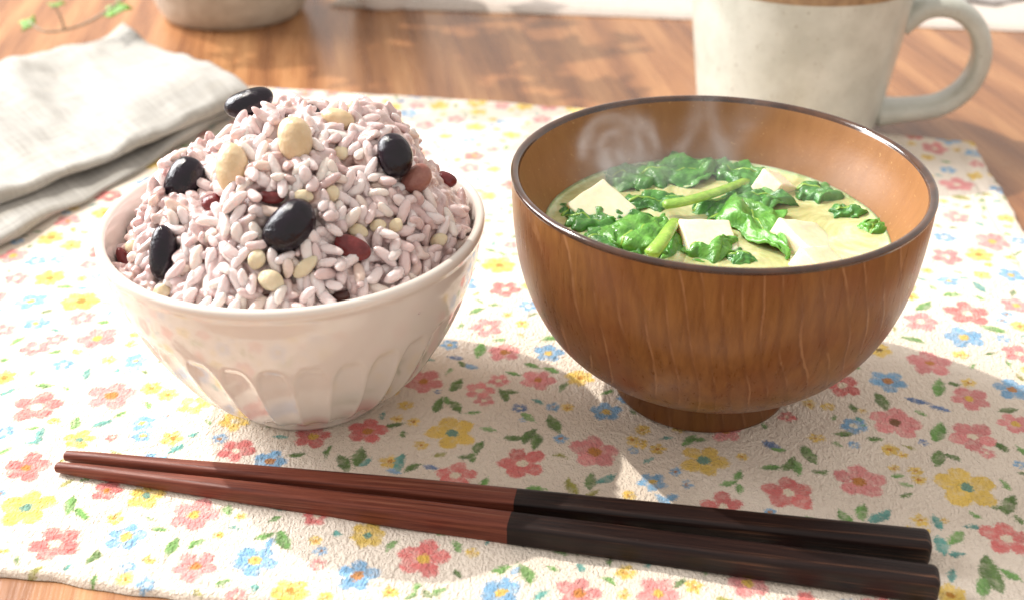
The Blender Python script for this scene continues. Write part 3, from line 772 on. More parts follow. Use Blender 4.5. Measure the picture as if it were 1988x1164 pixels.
# ------------------------------------------------------------------ rice mound
RIDGE = ((-0.0505, .0530), (-0.048, .0555), (-0.041, .0640), (-0.035, .0725), (-0.031, .0750), (-0.022, .0762), (-0.0165, .0790), (-0.012, .0855), (-0.006, .0878),
         (0.0, .0880), (0.013, .0876), (0.024, .0856), (0.0285, .0838), (0.0327, .0800), (0.038, .0705), (0.044, .0635), (0.048, .0590), (0.0505, .0535))
RGX = [p[0] for p in RIDGE]; RGZ = [p[1] for p in RIDGE]
def mound_z(x, y):
    """height of the heap above the table at world x, y"""
    dx, dy = float(x) - RX, float(y) - RY
    dx = dx * (1.075 if dx < 0 else 1.03); dy = dy * (1.10 if dy > 0 else 1.0)
    half = math.sqrt(max(0.0506 ** 2 - dx * dx, 1e-8))
    t = min(1.0, abs((dy - 0.004 * (1 - abs(dy) / 0.0506)) / half))
    top = float(np.interp(dx, RGX, RGZ))
    v = Vector((dx, dy, 0))
    lump = 0.0046 * mnoise.noise(v * 70 + Vector((3, 1, 0))) + 0.0016 * mnoise.noise(v * 190 + Vector((1, 8, 0)))
    dent = -0.0045 * math.exp(-(((dx - 0.020) / 0.009) ** 2 + ((dy + 0.020) / 0.009) ** 2)) - 0.003 * math.exp(-(((dx - 0.030) / 0.008) ** 2 + ((dy + 0.026) / 0.008) ** 2))
    edge = max(0.0, min(1.0, (0.0506 - math.hypot(dx, dy)) / 0.010))
    return 0.0515 + (top - 0.0515) * (1 - t ** 2.2) + (lump + dent) * edge
def mound_hit(px, py):
    d = ray(px, py); o = Vector((0, 0, CAMH)); last = None
    for t in np.arange(0.2, 0.55, 0.0004):
        p = o + d * t
        if math.hypot(p.x - RX, p.y - RY) < 0.053 and p.z < float(mound_z(p.x, p.y)): return p
        if p.z < 0.05: break
    for t in np.arange(0.2, 0.55, 0.0004):                # beside the heap: nearest pass
        p = o + d * t
        if math.hypot(p.x - RX, p.y - RY) < 0.052:
            g = p.z - float(mound_z(p.x, p.y))
            if last is None or g < last[0]: last = (g, p.copy())
    return last[1] if last else at(px, py, 0.055)
def mound_n(x, y):
    e = 0.002
    gx = (mound_z(x + e, y) - mound_z(x - e, y)) / (2 * e); gy = (mound_z(x, y + e) - mound_z(x, y - e)) / (2 * e)
    return Vector((-float(gx), -float(gy), 1)).normalized()

def blob_mesh(name, l, w, h, mat, kind='bean', seed=0, nu=20, nv=14):
    """bean, soybean or barley corn along local x"""
    off = Vector((seed * 3.7, seed * 1.3, 0))
    V, F = [], []
    for i in range(nu + 1):
        u = i / nu; x = -math.cos(math.pi * u); pr = max(0.0, 1 - abs(x) ** 2.35) ** 0.5
        if kind == 'barley': pr = max(0.0, 1 - abs(x) ** 2.0) ** 0.62
        for j in range(nv):
            a = 2 * math.pi * j / nv
            y, z = pr * math.cos(a), pr * math.sin(a)
            if kind in ('bean', 'soy'): y -= 0.12 * (1 - x * x) * (1 if kind == 'bean' else 0.4)
            if kind == 'barley':                            # crease along one side
                z -= 0.35 * pr * math.exp(-(y / 0.25) ** 2) * (1 if z > 0 else 0)
            p = Vector((x * l / 2, y * w / 2, z * h / 2))
            p *= 1 + (0.035 if kind != 'barley' else 0.16) * mnoise.noise(p * 190 + off)
            V.append(p)
    for i in range(nu):
        for j in range(nv):
            j2 = (j + 1) % nv
            F.append((i * nv + j, i * nv + j2, (i + 1) * nv + j2, (i + 1) * nv + j))
    me = bpy.data.meshes.new(name)
    bm = bmesh.new()
    vs = [bm.verts.new(v) for v in V]
    for f in F: bm.faces.new([vs[k] for k in f])
    bmesh.ops.remove_doubles(bm, verts=bm.verts[:], dist=1e-6)
    bmesh.ops.recalc_face_normals(bm, faces=bm.faces[:])
    bm.to_mesh(me); bm.free()
    me.polygons.foreach_set('use_smooth', [True] * len(me.polygons))
    me.materials.append(M[mat])
    return me
SOLIDS = []                                               # places the rice keeps clear of
def on_mound(name, px, py, lpx, wpx, ang, mat, kind, label, cat, group, out=0.35, seed=0, tip=0.0):
    p = mound_hit(px, py)
    dist = (p - Vector((0, 0, CAMH))).dot(Vector((0, _c, -_s)))
    l, w = lpx * dist / FPX, wpx * dist / FPX
    h = w * (0.86 if kind == 'bean' else 0.92)
    me = blob_mesh(name, l, w, h, mat, kind, seed)
    a = math.radians(ang)
    xax = (CAM_RIGHT * math.cos(a) + CAM_UP * math.sin(a)).normalized()
    nrm = mound_n(p.x, p.y)
    zax = (nrm * 0.5 + CAM_BACK * 0.9)
    xax = (xax + CAM_BACK * tip).normalized()
    zax = (zax - xax * zax.dot(xax)).normalized(); yax = zax.cross(xax)
    o = bpy.data.objects.new(name, me); COL.objects.link(o)
    q = p + nrm * (h * out * 0.5)
    o.matrix_world = Matrix.Translation(q) @ Matrix((xax, yax, zax)).transposed().to_4x4()
    tag(o, label, cat, group)
    SOLIDS.append((q.copy(), xax.copy(), l / 2, w / 2))
    return o
BB = 'black beans on the rice'
on_mound('black_bean', 353, 361, 94, 74, 60, 'black', 'bean', 'plump black bean on the shoulder of the rice beside a soybean, facing the napkin', 'bean', BB, 0.62, 1)
on_mound('black_bean', 561, 442, 118, 84, 46, 'black', 'bean', 'largest black bean, lying tilted in the middle of the rice', 'bean', BB, 0.62, 2)
on_mound('black_bean', 757, 311, 88, 68, 104, 'black', 'bean', 'upright black bean high on the rice touching a brownish red bean', 'bean', BB, 0.62, 3)
on_mound('black_bean', 323, 498, 106, 54, 86, 'black', 'bean', 'narrow black bean standing upright near the bowl rim above a barley corn', 'bean', BB, 0.62, 4)
on_mound('black_bean', 495, 214, 100, 56, 18, 'black', 'bean', 'black bean lying on the crest of the rice against the napkin', 'bean', BB, 0.8, 5)
on_mound('black_bean', 607, 221, 34, 26, -40, 'black', 'bean', 'end of a mostly buried black bean on the crest of the rice', 'bean', BB, 0.4, 6)
SB_ = 'soybeans on the rice'
on_mound('soybean', 460, 338, 98, 64, 92, 'soy', 'soy', 'whole beige soybean standing beside the plump black bean', 'bean', SB_, 0.62, 7)
on_mound('soybean', 574, 287, 90, 66, 98, 'soy', 'soy', 'whole beige soybean just below the crest of the rice', 'bean', SB_, 0.62, 8)
on_mound('soybean', 654, 238, 66, 42, -14, 'soy', 'soy', 'half buried soybean lying on the crest of the rice', 'bean', SB_, 0.5, 9)
RB = 'red beans in the rice'
on_mound('red_bean', 421, 397, 46, 38, 20, 'red', 'bean', 'wrinkled dark red bean under the soybean next to the plump black bean', 'bean', RB, 0.5, 10)
on_mound('red_bean', 676, 485, 76, 46, -24, 'red', 'bean', 'large glossy red bean lying low on the open front of the rice', 'bean', RB, 0.9, 11)
on_mound('red_bean', 527, 384, 52, 26, -4, 'red', 'bean', 'thin dark red bean half hidden above the largest black bean', 'bean', RB, 0.5, 12)
on_mound('red_bean', 798, 350, 66, 50, 40, 'brown', 'bean', 'brownish red bean tucked under the upright black bean', 'bean', RB, 0.6, 13)
on_mound('red_bean', 861, 354, 42, 30, -24, 'red', 'bean', 'red bean by the rim on the side facing the soup bowl', 'bean', RB, 0.7, 14)
on_mound('red_bean', 249, 512, 64, 26, -62, 'red', 'bean', 'slim red bean against the rim on the side away from the soup', 'bean', RB, 0.5, 15)
BG = 'barley corns in the rice'
for k, (x, y, l, w, a, lab) in enumerate([
        (527, 547, 52, 40, -20, 'fat barley corn below the largest black bean'), (592, 520, 58, 30, 42, 'long greenish barley corn slanting below the largest black bean'),
        (764, 441, 32, 28, 60, 'pointed barley corn of a pair above the large red bean'), (734, 443, 34, 28, 10, 'rounder barley corn of a pair above the large red bean'),
        (638, 380, 36, 30, 70, 'yellow barley corn level with the thin red bean'), (660, 304, 34, 30, 20, 'barley corn beside the soybean below the crest'),
        (322, 566, 34, 30, 10, 'barley corn at the foot of the narrow upright black bean'), (500, 508, 44, 34, 70, 'pale barley corn beside the tip of the largest black bean'),
        (682, 216, 34, 22, 30, 'barley corn on the crest next to the half buried soybean'), (264, 480, 28, 24, 30, 'orange-tinged barley corn above the slim red bean'),
        (590, 384, 40, 28, -10, 'barley corn between the thin red bean and the yellow one'), (795, 578, 40, 26, 20, 'barley corn low by the front rim towards the soup bowl'),
        (690, 452, 44, 30, -20, 'barley corn lying on top of the large red bean'), (845, 470, 38, 28, 30, 'barley corn near the rim in the shaded rice')]):
    on_mound('barley_corn', x, y, l, w, a, 'barley', 'barley', lab, 'barley', BG, 0.7, 20 + k)
for k, (x, y, l, w, a, lab) in enumerate([
        (496, 263, 24, 16, 20, 'dark seed speck near the crest of the rice'), (418, 448, 20, 14, 40, 'dark seed speck below the wrinkled red bean'),
        (795, 402, 20, 14, 70, 'dark seed speck near the upright black bean'), (662, 574, 34, 20, 10, 'dark purple seed in the gap by the front rim'),
        (520, 578, 26, 16, 0, 'dark purple seed under the fat barley corn'), (556, 232, 20, 14, 60, 'dark seed speck behind the soybean on the crest')]):
    on_mound('dark_seed', x, y, l, w, a, 'dark', 'bean', lab, 'seed', 'dark seeds in the rice', 0.3, 50 + k)

def build_rice():
    # grain shapes
    def grain_mesh(seed, l, w, bend):
        nu, nv = 9, 8; V, F = [], []
        off = Vector((seed * 2.1, 0, seed))
        for i in range(nu + 1):
            u = i / nu; x = -math.cos(math.pi * u); pr = max(0.0, 1 - abs(x) ** 2.5) ** 0.55
            for j in range(nv):
                a = 2 * math.pi * j / nv
                p = Vector((x * l / 2, pr * math.cos(a) * w / 2 + bend * (1 - x * x), pr * math.sin(a) * w * 0.43))
                p *= 1 + 0.17 * mnoise.noise(p * 330 + off)
                V.append(p)
        for i in range(nu):
            for j in range(nv):
                j2 = (j + 1) % nv; F.append((i * nv + j, i * nv + j2, (i + 1) * nv + j2, (i + 1) * nv + j))
        return V, F
    shapes = []
    for s in range(22):
        l = random.uniform(0.0056, 0.0092); w = random.uniform(0.0027, 0.0037)
        shapes.append(grain_mesh(s, l, w, random.uniform(-0.0009, 0.0009)))
    meshes = []
    for V, F in shapes:
        me = bpy.data.meshes.new('rice_grain'); me.from_pydata([tuple(v) for v in V], [], F); me.update()
        me.polygons.foreach_set('use_smooth', [True] * len(me.polygons)); me.materials.append(M['rice']); meshes.append(me)
    grains = []
    def clear(p, depth):
        for q, ax, l, w in SOLIDS:
            d = p - q; al = d.dot(ax); ac = (d - ax * al).length
            e = (al / (l + 0.0010)) ** 2 + (ac / (w + 0.0010)) ** 2
            if e < 1: return False
            # keep the view of the bean free
            v = (Vector((0, 0, CAMH)) - q).normalized(); t = d.dot(v)
            if t > 0:
                side = d - v * t; al = side.dot(ax); ac = (side - ax * al).length
                if (al / (l * 0.92)) ** 2 + (ac / (w * 0.92)) ** 2 < 1: return False
        return True
    for layer, (depth, n, mind) in enumerate(((0.0, 8000, 0.0024), (-0.0022, 2600, 0.0030), (-0.0045, 1500, 0.0036))):
        cells = {}
        for _ in range(n):
            r = 0.0505 * math.sqrt(random.random()); a = random.random() * 2 * math.pi
            x, y = RX + r * math.cos(a), RY + r * math.sin(a)
            nrm = mound_n(x, y)
            z = float(mound_z(x, y))
            if nrm.z < 0.75 and random.random() < 0.0: continue
            p = Vector((x, y, z)) + nrm * (depth + random.uniform(-0.0022, 0.0021))
            if math.hypot(p.x - RX, p.y - RY) > 0.0485: continue
            key = (int(p.x / mind), int(p.y / mind), int(p.z / mind)); bad = False
            for i in (-1, 0, 1):
                for j in (-1, 0, 1):
                    for k in (-1, 0, 1):
                        for q in cells.get((key[0] + i, key[1] + j, key[2] + k), ()):
                            if (q - p).length < mind: bad = True
            if bad and random.random() > 0.10: continue
            if not clear(p, depth): continue
            cells.setdefault(key, []).append(p)
            t = Vector((random.gauss(0, 1), random.gauss(0, 1), random.gauss(0, 1)))
            t = (t - nrm * t.dot(nrm)).normalized()
            tilt = random.gauss(0, 0.55)
            t = (t + nrm * tilt).normalized()
            b = (nrm + Vector((random.gauss(0, .5), random.gauss(0, .5), random.gauss(0, .5))))
            b = (b - t * b.dot(t)).normalized()
            grains.append((p, t, b, random.randrange(len(shapes))))
    # which grains show largest from here: splat their points into a depth grid
    step = 3.0; gw, gh = int(PW / step) + 1, int(PH / step) + 1
    zb = np.full((gh, gw), 9.0); who = np.full((gh, gw), -1)
    for gi, (p, t, b, s) in enumerate(grains):
        yv = b.cross(t)
        for u in np.linspace(-0.0034, 0.0034, 9):
            for w in (-0.0012, -0.0006, 0, 0.0006, 0.0012):
                q = p + t * float(u) + yv * w
                px, py, d = to_px(np.array(q))
                i, j = int(py / step), int(px / step)
                if 0 <= i < gh and 0 <= j < gw and d - 0.0012 < zb[i, j]: zb[i, j] = d - 0.0012; who[i, j] = gi
    cnt = np.bincount(who[who >= 0], minlength=len(grains))
    best = set(np.argsort(-cnt)[:300].tolist())
    BV, BF = [], []
    for gi, (p, t, b, s) in enumerate(grains):
        m = Matrix.Translation(p) @ Matrix((t, b.cross(t), b)).transposed().to_4x4()
        if gi in best:
            o = bpy.data.objects.new('rice_grain', meshes[s]); COL.objects.link(o); o.matrix_world = m
            tag(o, 'single pale lavender cooked rice grain in the heap in the white bowl', 'rice grain', 'rice grains in the white bowl')
        else:
            V, F = shapes[s]; k0 = len(BV)
            BV.extend(m @ v for v in V); BF.extend(tuple(k0 + k for k in f) for f in F)
    # the packed inside of the heap
    k0 = len(BV); nr, na = 40, 96
    for i in range(nr + 1):
        r = 0.0487 * i / nr
        for k in range(na):
            a = 2 * math.pi * k / na
            x, y = RX + r * math.cos(a), RY + r * math.sin(a)
            BV.append(Vector((x, y, float(mound_z(x, y)) - 0.0042)))
    for i in range(nr):
        for k in range(na):
            k2 = (k + 1) % na
            BF.append((k0 + i * na + k, k0 + (i + 1) * na + k, k0 + (i + 1) * na + k2, k0 + i * na + k2))
    # close the inside below, so that the sticky mass fuses into one body
    kc = len(BV); BV.append(Vector((RX, RY, 0.040)))
    for k in range(na):
        BF.append((k0 + nr * na + (k + 1) % na, k0 + nr * na + k, kc))
    o = mesh_obj('cooked_rice', BV, BF, M['mash'])
    rm = o.modifiers.new('sticky', 'REMESH'); rm.mode = 'VOXEL'; rm.voxel_size = 0.00042; rm.use_smooth_shade = True
    sm = o.modifiers.new('soften', 'SMOOTH'); sm.iterations = 1; sm.factor = 0.5
    tag(o, 'heap of pinkish mixed-grain rice filling the white bowl', 'rice', kind='stuff')
    print('grains', len(grains))
build_rice()

# ------------------------------------------------------------------ chopsticks
def chopstick(tip, joint, end, z_tip, label):
    r0, r1, r2 = 0.00150, 0.0031, 0.00365
    P0 = at(*tip, MT + z_tip); P2 = at(*end, MT + r2 + 0.0006)
    d = P2 - P0
    # where along the stick the dark handle begins: match the picture column
    f = 0.5
    for _ in range(40):
        q = P0 + d * f; px, _py, _d = to_px(np.array(q)); f += (joint - float(px)) / 3400.0
    t = empty('chopstick', P0); tag(t, label, 'chopsticks', 'pair of chopsticks')
    xax = d.normalized(); yax = Vector((0, 0, 1)).cross(xax).normalized(); zax = xax.cross(yax)
    L = d.length
    def section(name, s0, s1, mat, round_start, round_end):
        n = 40; V, F, UV = [], [], []
        S = 32
        rows = []
        ts = [s0 + (s1 - s0) * i / n for i in range(n + 1)]
        for i, s in enumerate(ts):
            f_ = s / L
            w = np.interp(f_, [0, 0.03, 0.45, 1.0], [r0, r0 * 1.22, r1, r2])
            sq = np.interp(f_, [0, 0.12, 0.40], [2.0, 2.6, 8.0])
            rows.append((s, w, sq))
        if round_end:
            s, w, sq = rows[-1]
            for k in range(1, 7):
                a = k / 6 * math.pi / 2
                rows.append((s + 0.0016 * math.sin(a), w * (0.62 + 0.38 * math.cos(a)), sq))
            rows.append((s + 0.0017, 0.00001, sq))
        if round_start:
            s, w, sq = rows[0]
            pre = [(s - 0.0010, 0.00001, 2.0)]
            for k in range(6):
                a = (1 - k / 6) * math.pi / 2
                pre.append((s - 0.0010 * math.sin(a), max(w * math.cos(a), 0.00002), 2.0))
            rows = pre + rows
        for s, w, sq in rows:
            for k in range(S):
                a = 2 * math.pi * k / S
                ca, sa = math.cos(a), math.sin(a)
                rr = w / (abs(ca) ** sq + abs(sa) ** sq) ** (1 / sq)
                V.append(xax * s + yax * (rr * ca) + zax * (rr * sa))
                UV.append((s, k / S * w * 6))
        m = len(rows)
        for i in range(m - 1):
            for k in range(S):
                k2 = (k + 1) % S; F.append((i * S + k, (i + 1) * S + k, (i + 1) * S + k2, i * S + k2))
        o = mesh_obj(name, V, F, M[mat], t)
        uv = o.data.uv_layers.new(name='UVMap')
        for li, lp in enumerate(o.data.loops): uv.data[li].uv = UV[lp.vertex_index]
        o.data.update()
        return o
    section('shaft', 0.0, L * f, 'redwood', True, False)
    section('handle', L * f, L, 'blackwood', False, True)
chopstick((131, 884), 1001, (1792, 1062), 0.0018, 'two-tone wooden chopstick lying nearer the bowls')
chopstick((114, 906), 989, (1808, 1133), 0.0018, 'two-tone wooden chopstick lying nearer the placemat hem, further from the bowls')

# ------------------------------------------------------------------ stoneware mug
def build_mug():
    # the mug stands across the back hem of the placemat
    base = at(1524, 234, MT)
    t = empty('mug', (base.x, base.y, MT + 0.0010))
    tag(t, 'grey-green speckled stoneware mug with round handle behind the wooden bowl', 'mug')
    out = crom([(0.0, 0.001), (0.032, 0.0005), (0.0370, 0.0), (0.0398, 0.0022), (0.0412, 0.007), (0.0438, 0.025), (0.0466, 0.047), (0.0486, 0.0670)], 6)
    lathe('body', [(max(p[0], 0), p[1]) for p in out], M['stone'], t, 96)
    lip = crom([(0.0486, 0.0670), (0.0491, 0.0700), (0.0487, 0.0722), (0.0477, 0.0728), (0.0464, 0.0718), (0.0459, 0.0690)], 5)
    lathe('rim', [tuple(p) for p in lip], M['stonerim'], t, 96)
    inn = crom([(0.0459, 0.0690), (0.0444, 0.047), (0.0415, 0.025), (0.036, 0.009), (0.0, 0.006)], 5)
    lathe('inner_wall', [(max(p[0], 0), p[1]) for p in inn], M['stone'], t, 96)
    # strap handle
    pts = [(0.0440, 0.0485), (0.0540, 0.0555), (0.0660, 0.0555), (0.0765, 0.0475), (0.0808, 0.0345), (0.0775, 0.0210), (0.0675, 0.0115), (0.0530, 0.0080), (0.0400, 0.0062)]
    az = math.radians(-10)
    path = [Vector((math.cos(az) * p[0], math.sin(az) * p[0], p[1])) for p in crom(pts, 6)]
    n = len(path); side = Vector((-math.sin(az), math.cos(az), 0))
    V, F = [], []; S = 20
    for i, p in enumerate(path):
        tn = (path[min(i + 1, n - 1)] - path[max(i - 1, 0)]).normalized(); nr = side.cross(tn).normalized()
        k_ = abs(i / (n - 1) - 0.5) * 2
        wd = 0.0080 + 0.0026 * k_ ** 4; th = 0.0042 + 0.0014 * k_ ** 6
        for k in range(S):
            a = 2 * math.pi * k / S; ca, sa = math.cos(a), math.sin(a)
            rr = 1 / (abs(ca) ** 3 + abs(sa) ** 3) ** (1 / 3)
            V.append(p + side * (wd * rr * ca) + nr * (th * rr * sa))
    for i in range(n - 1):
        for k in range(S):
            k2 = (k + 1) % S; F.append((i * S + k, i * S + k2, (i + 1) * S + k2, (i + 1) * S + k))
    F.append(tuple(range(S))[::-1]); F.append(tuple((n - 1) * S + k for k in range(S)))
    mesh_obj('handle', V, F, M['stone'], t)
build_mug()

# ------------------------------------------------------------------ folded linen napkin
def build_napkin():
    C = at(486, 184, 0.013); B = at(236, 66, 0.010); D = at(-60, 408, 0.013)
    t = empty('linen_napkin', (C.x, C.y, MT)); tag(t, 'folded pale grey linen napkin lying across the placemat corner', 'napkin')
    o2 = Vector((C.x, C.y, 0))
    ud = Vector((D.x - C.x, D.y - C.y, 0)); vd = Vector((B.x - C.x, B.y - C.y, 0))
    def layer(name, zlo, zhi, front, seed, mat, wav):
        off = Vector((seed * 5.1, 0, 0))
        nu, nv = 110, 70; V, UV = [], []
        half = (zhi - zlo) / 2; zc = (zhi + zlo) / 2
        # profile: bottom sheet from the back to the front, round fold, top sheet to the back
        prof = [(1.0 - i / 22 * 0.97, -1) for i in range(22)]
        prof += [(0.03 - 0.03 * math.sin(a), -math.cos(a)) for a in np.linspace(0, math.pi, 13)]
        prof += [(0.03 + i / 34 * 0.97, 1) for i in range(1, 35)]
        for i in range(nu + 1):
            u = -0.015 + 1.25 * i / nu
            for v, s in prof:
                fr = front(u)
                p = o2 + ud * u + vd * v + (-vd).normalized() * (fr * (1 - v))
                w1 = mnoise.noise(Vector((u * 5, v * 2.2, 0)) + off); w2 = mnoise.noise(Vector((u * 13, v * 7, 2)) + off); w3 = mnoise.noise(Vector((u * 30, v * 30, 4)) + off)
                z = zc + half * s * (0.9 + 0.25 * w1)
                if s > -0.5: z += wav * (0.0066 * w1 + 0.0016 * w2 + 0.0003 * w3) + 0.0016 * math.sin(u * 8 + v * 3)
                else: z += 0.0003 * w1
                z = max(z, MT + 0.0008 if s < 0 else MT + 0.0022)
                q = p + Vector((w2, w1, 0)) * 0.0010 + (-vd).normalized() * (0.0022 * mnoise.noise(Vector((u * 9, 0, 3)) + off) * (1 - v))
                V.append((q.x - C.x, q.y - C.y, z - MT)); UV.append((u * ud.length, v * vd.length))
        m = len(prof)
        F = [(i * m + k, i * m + k + 1, (i + 1) * m + k + 1, (i + 1) * m + k) for i in range(nu) for k in range(m - 1)]
        o = mesh_obj(name, V, F, M[mat], t)
        uv = o.data.uv_layers.new(name='UVMap')
        for li, lp in enumerate(o.data.loops): uv.data[li].uv = UV[lp.vertex_index]
        so = o.modifiers.new('thickness', 'SOLIDIFY'); so.thickness = 0.0007; so.offset = -1
        return o
    layer('fold', 0.0085, 0.0140, lambda u: 0.0, 1, 'linen', 1.0)
    layer('fold', 0.0030, 0.0066, lambda u: -0.010 + 0.030 * max(0, u) ** 0.8, 2, 'linen', 0.35)
build_napkin()

# ------------------------------------------------------------------ things at the back of the table
def build_pot():
    p = at(455, 22, 0.0)
    t = empty('ceramic_pot', (p.x, p.y, 0.0)); tag(t, 'round beige ceramic pot standing on the bare table behind the napkin', 'pot')
    out = crom([(0.0, 0.0015), (0.034, 0.0010), (0.0385, 0.0), (0.0420, 0.0035), (0.0455, 0.012), (0.0490, 0.030), (0.0510, 0.055), (0.0515, 0.075), (0.0500, 0.080), (0.0470, 0.078), (0.0460, 0.068)], 5)
    lathe('wall', [(max(q[0], 0), q[1]) for q in out], M['clay'], t, 96)
    lathe('soil', [(0.0470, 0.069), (0.03, 0.071), (0.0, 0.072)], mat_simple('potting_soil', (0.05, 0.032, 0.02), 0.95, (0.08, 0.05, 0.03), 500, 0.8, 0.002), t, 48)
    return p
POT = build_pot()
def build_cup():
    p = at(755, 4, 0.0)
    t = empty('white_cup', (p.x, p.y, 0.0)); tag(t, 'small plain white cup standing at the hem of the far cloth', 'cup')
    out = crom([(0.0, 0.0012), (0.016, 0.0010), (0.0185, 0.0), (0.0205, 0.002), (0.0222, 0.010), (0.0240, 0.030), (0.0248, 0.055), (0.0240, 0.0575), (0.0228, 0.055)], 5)
    lathe('wall', [(max(q[0], 0), q[1]) for q in out], M['white'], t, 72)
    inn = crom([(0.0228, 0.055), (0.0220, 0.030), (0.0195, 0.008), (0.0, 0.005)], 5)
    lathe('inner_wall', [(max(q[0], 0), q[1]) for q in inn], M['white'], t, 72)
build_cup()
def build_far_cloth():
    a, b = at(640, 14, 0.0), at(2200, 70, 0.0)
    ud = Vector((b.x - a.x, b.y - a.y, 0)); un = ud.normalized(); vd = Vector((-un.y, un.x, 0)) * 0.26
    nu, nv = 160, 60; V, UV = [], []
    for i in range(nu + 1):
        for j in range(nv + 1):
            u, v = i / nu, j / nv
            p = a + ud * u + vd * v
            e = min(v * 0.26, (1 - v) * 0.26, u * ud.length, (1 - u) * ud.length)
            z = 0.0004 + 0.0020 * math.sqrt(min(1, e / 0.004)) + (0.0005 * mnoise.noise(Vector((u * 18, v * 9, 0))) + 0.0006 * math.exp(-((e - 0.006) / 0.004) ** 2)) * min(1, e / 0.004)
            V.append((p.x + 0.0008 * mnoise.noise(Vector((u * 30, 0, 1))), p.y + 0.0012 * mnoise.noise(Vector((u * 25, 0, 5))), z)); UV.append((u * ud.length, v * 0.26))
    F = [(i * (nv + 1) + j, (i + 1) * (nv + 1) + j, (i + 1) * (nv + 1) + j + 1, i * (nv + 1) + j + 1) for i in range(nu) for j in range(nv)]
    o = mesh_obj('far_placemat', V, F, M['cloth2'])
    uv = o.data.uv_layers.new(name='UVMap')
    for li, lp in enumerate(o.data.loops): uv.data[li].uv = UV[lp.vertex_index]
    tag(o, 'plain pinkish cream cloth placemat at the far place setting', 'placemat')
    # a folded grey cloth on it, only its near corner in the picture
    c = at(1925, 8, 0.003); V, UV = [], []; nu, nv = 40, 24
    for i in range(nu + 1):
        for j in range(nv + 1):
            u, v = i / nu, j / nv
            x = (u - 0.35) * 0.090; y = v * 0.05 - 0.004 + abs(u - 0.35) * 0.05
            z = 0.0035 + 0.0045 * abs(math.sin(u * 7 + v * 2)) * (0.3 + 0.7 * v) + 0.0006 * mnoise.noise(Vector((u * 9, v * 9, 0)))
            V.append((c.x + x, c.y + y, z)); UV.append((u * 0.09, v * 0.05))
    F = [(i * (nv + 1) + j, (i + 1) * (nv + 1) + j, (i + 1) * (nv + 1) + j + 1, i * (nv + 1) + j + 1) for i in range(nu) for j in range(nv)]
    o = mesh_obj('folded_cloth', V, F, M['greycloth'])
    uv = o.data.uv_layers.new(name='UVMap')
    for li, lp in enumerate(o.data.loops): uv.data[li].uv = UV[lp.vertex_index]
    so = o.modifiers.new('thickness', 'SOLIDIFY'); so.thickness = 0.0008
    tag(o, 'crumpled grey cloth lying on the far placemat', 'cloth')
build_far_cloth()

# ------------------------------------------------------------------ ivy
def ivy_leaf_mesh(seed, size):
    rnd = random.Random(seed)
    outl = [(0, -0.42), (0.32, -0.55), (0.42, -0.30), (0.62, -0.18), (0.95, 0.05), (0.52, 0.20), (0.38, 0.42), (0.20, 0.72), (0.0, 1.05)]
    outl = outl + [(-x, y) for x, y in outl[-2:0:-1]]
    outl = [(x * size * 0.5 * rnd.uniform(0.9, 1.1), y * size * 0.5) for x, y in outl]
    V = [(0, 0, 0)]; F = []
    n = len(outl)
    for k in (0.5, 1.0):
        for x, y in outl:
            V.append((x * k, y * k, size * (0.10 * abs(x * k / size) - 0.22 * (y * k / size) ** 2 + 0.05 * rnd.uniform(-1, 1) * k)))
    for i in range(n):
        j = (i + 1) % n
        F.append((0, 1 + i, 1 + j)); F.append((1 + i, 1 + n + i, 1 + n + j, 1 + j))
    return V, F
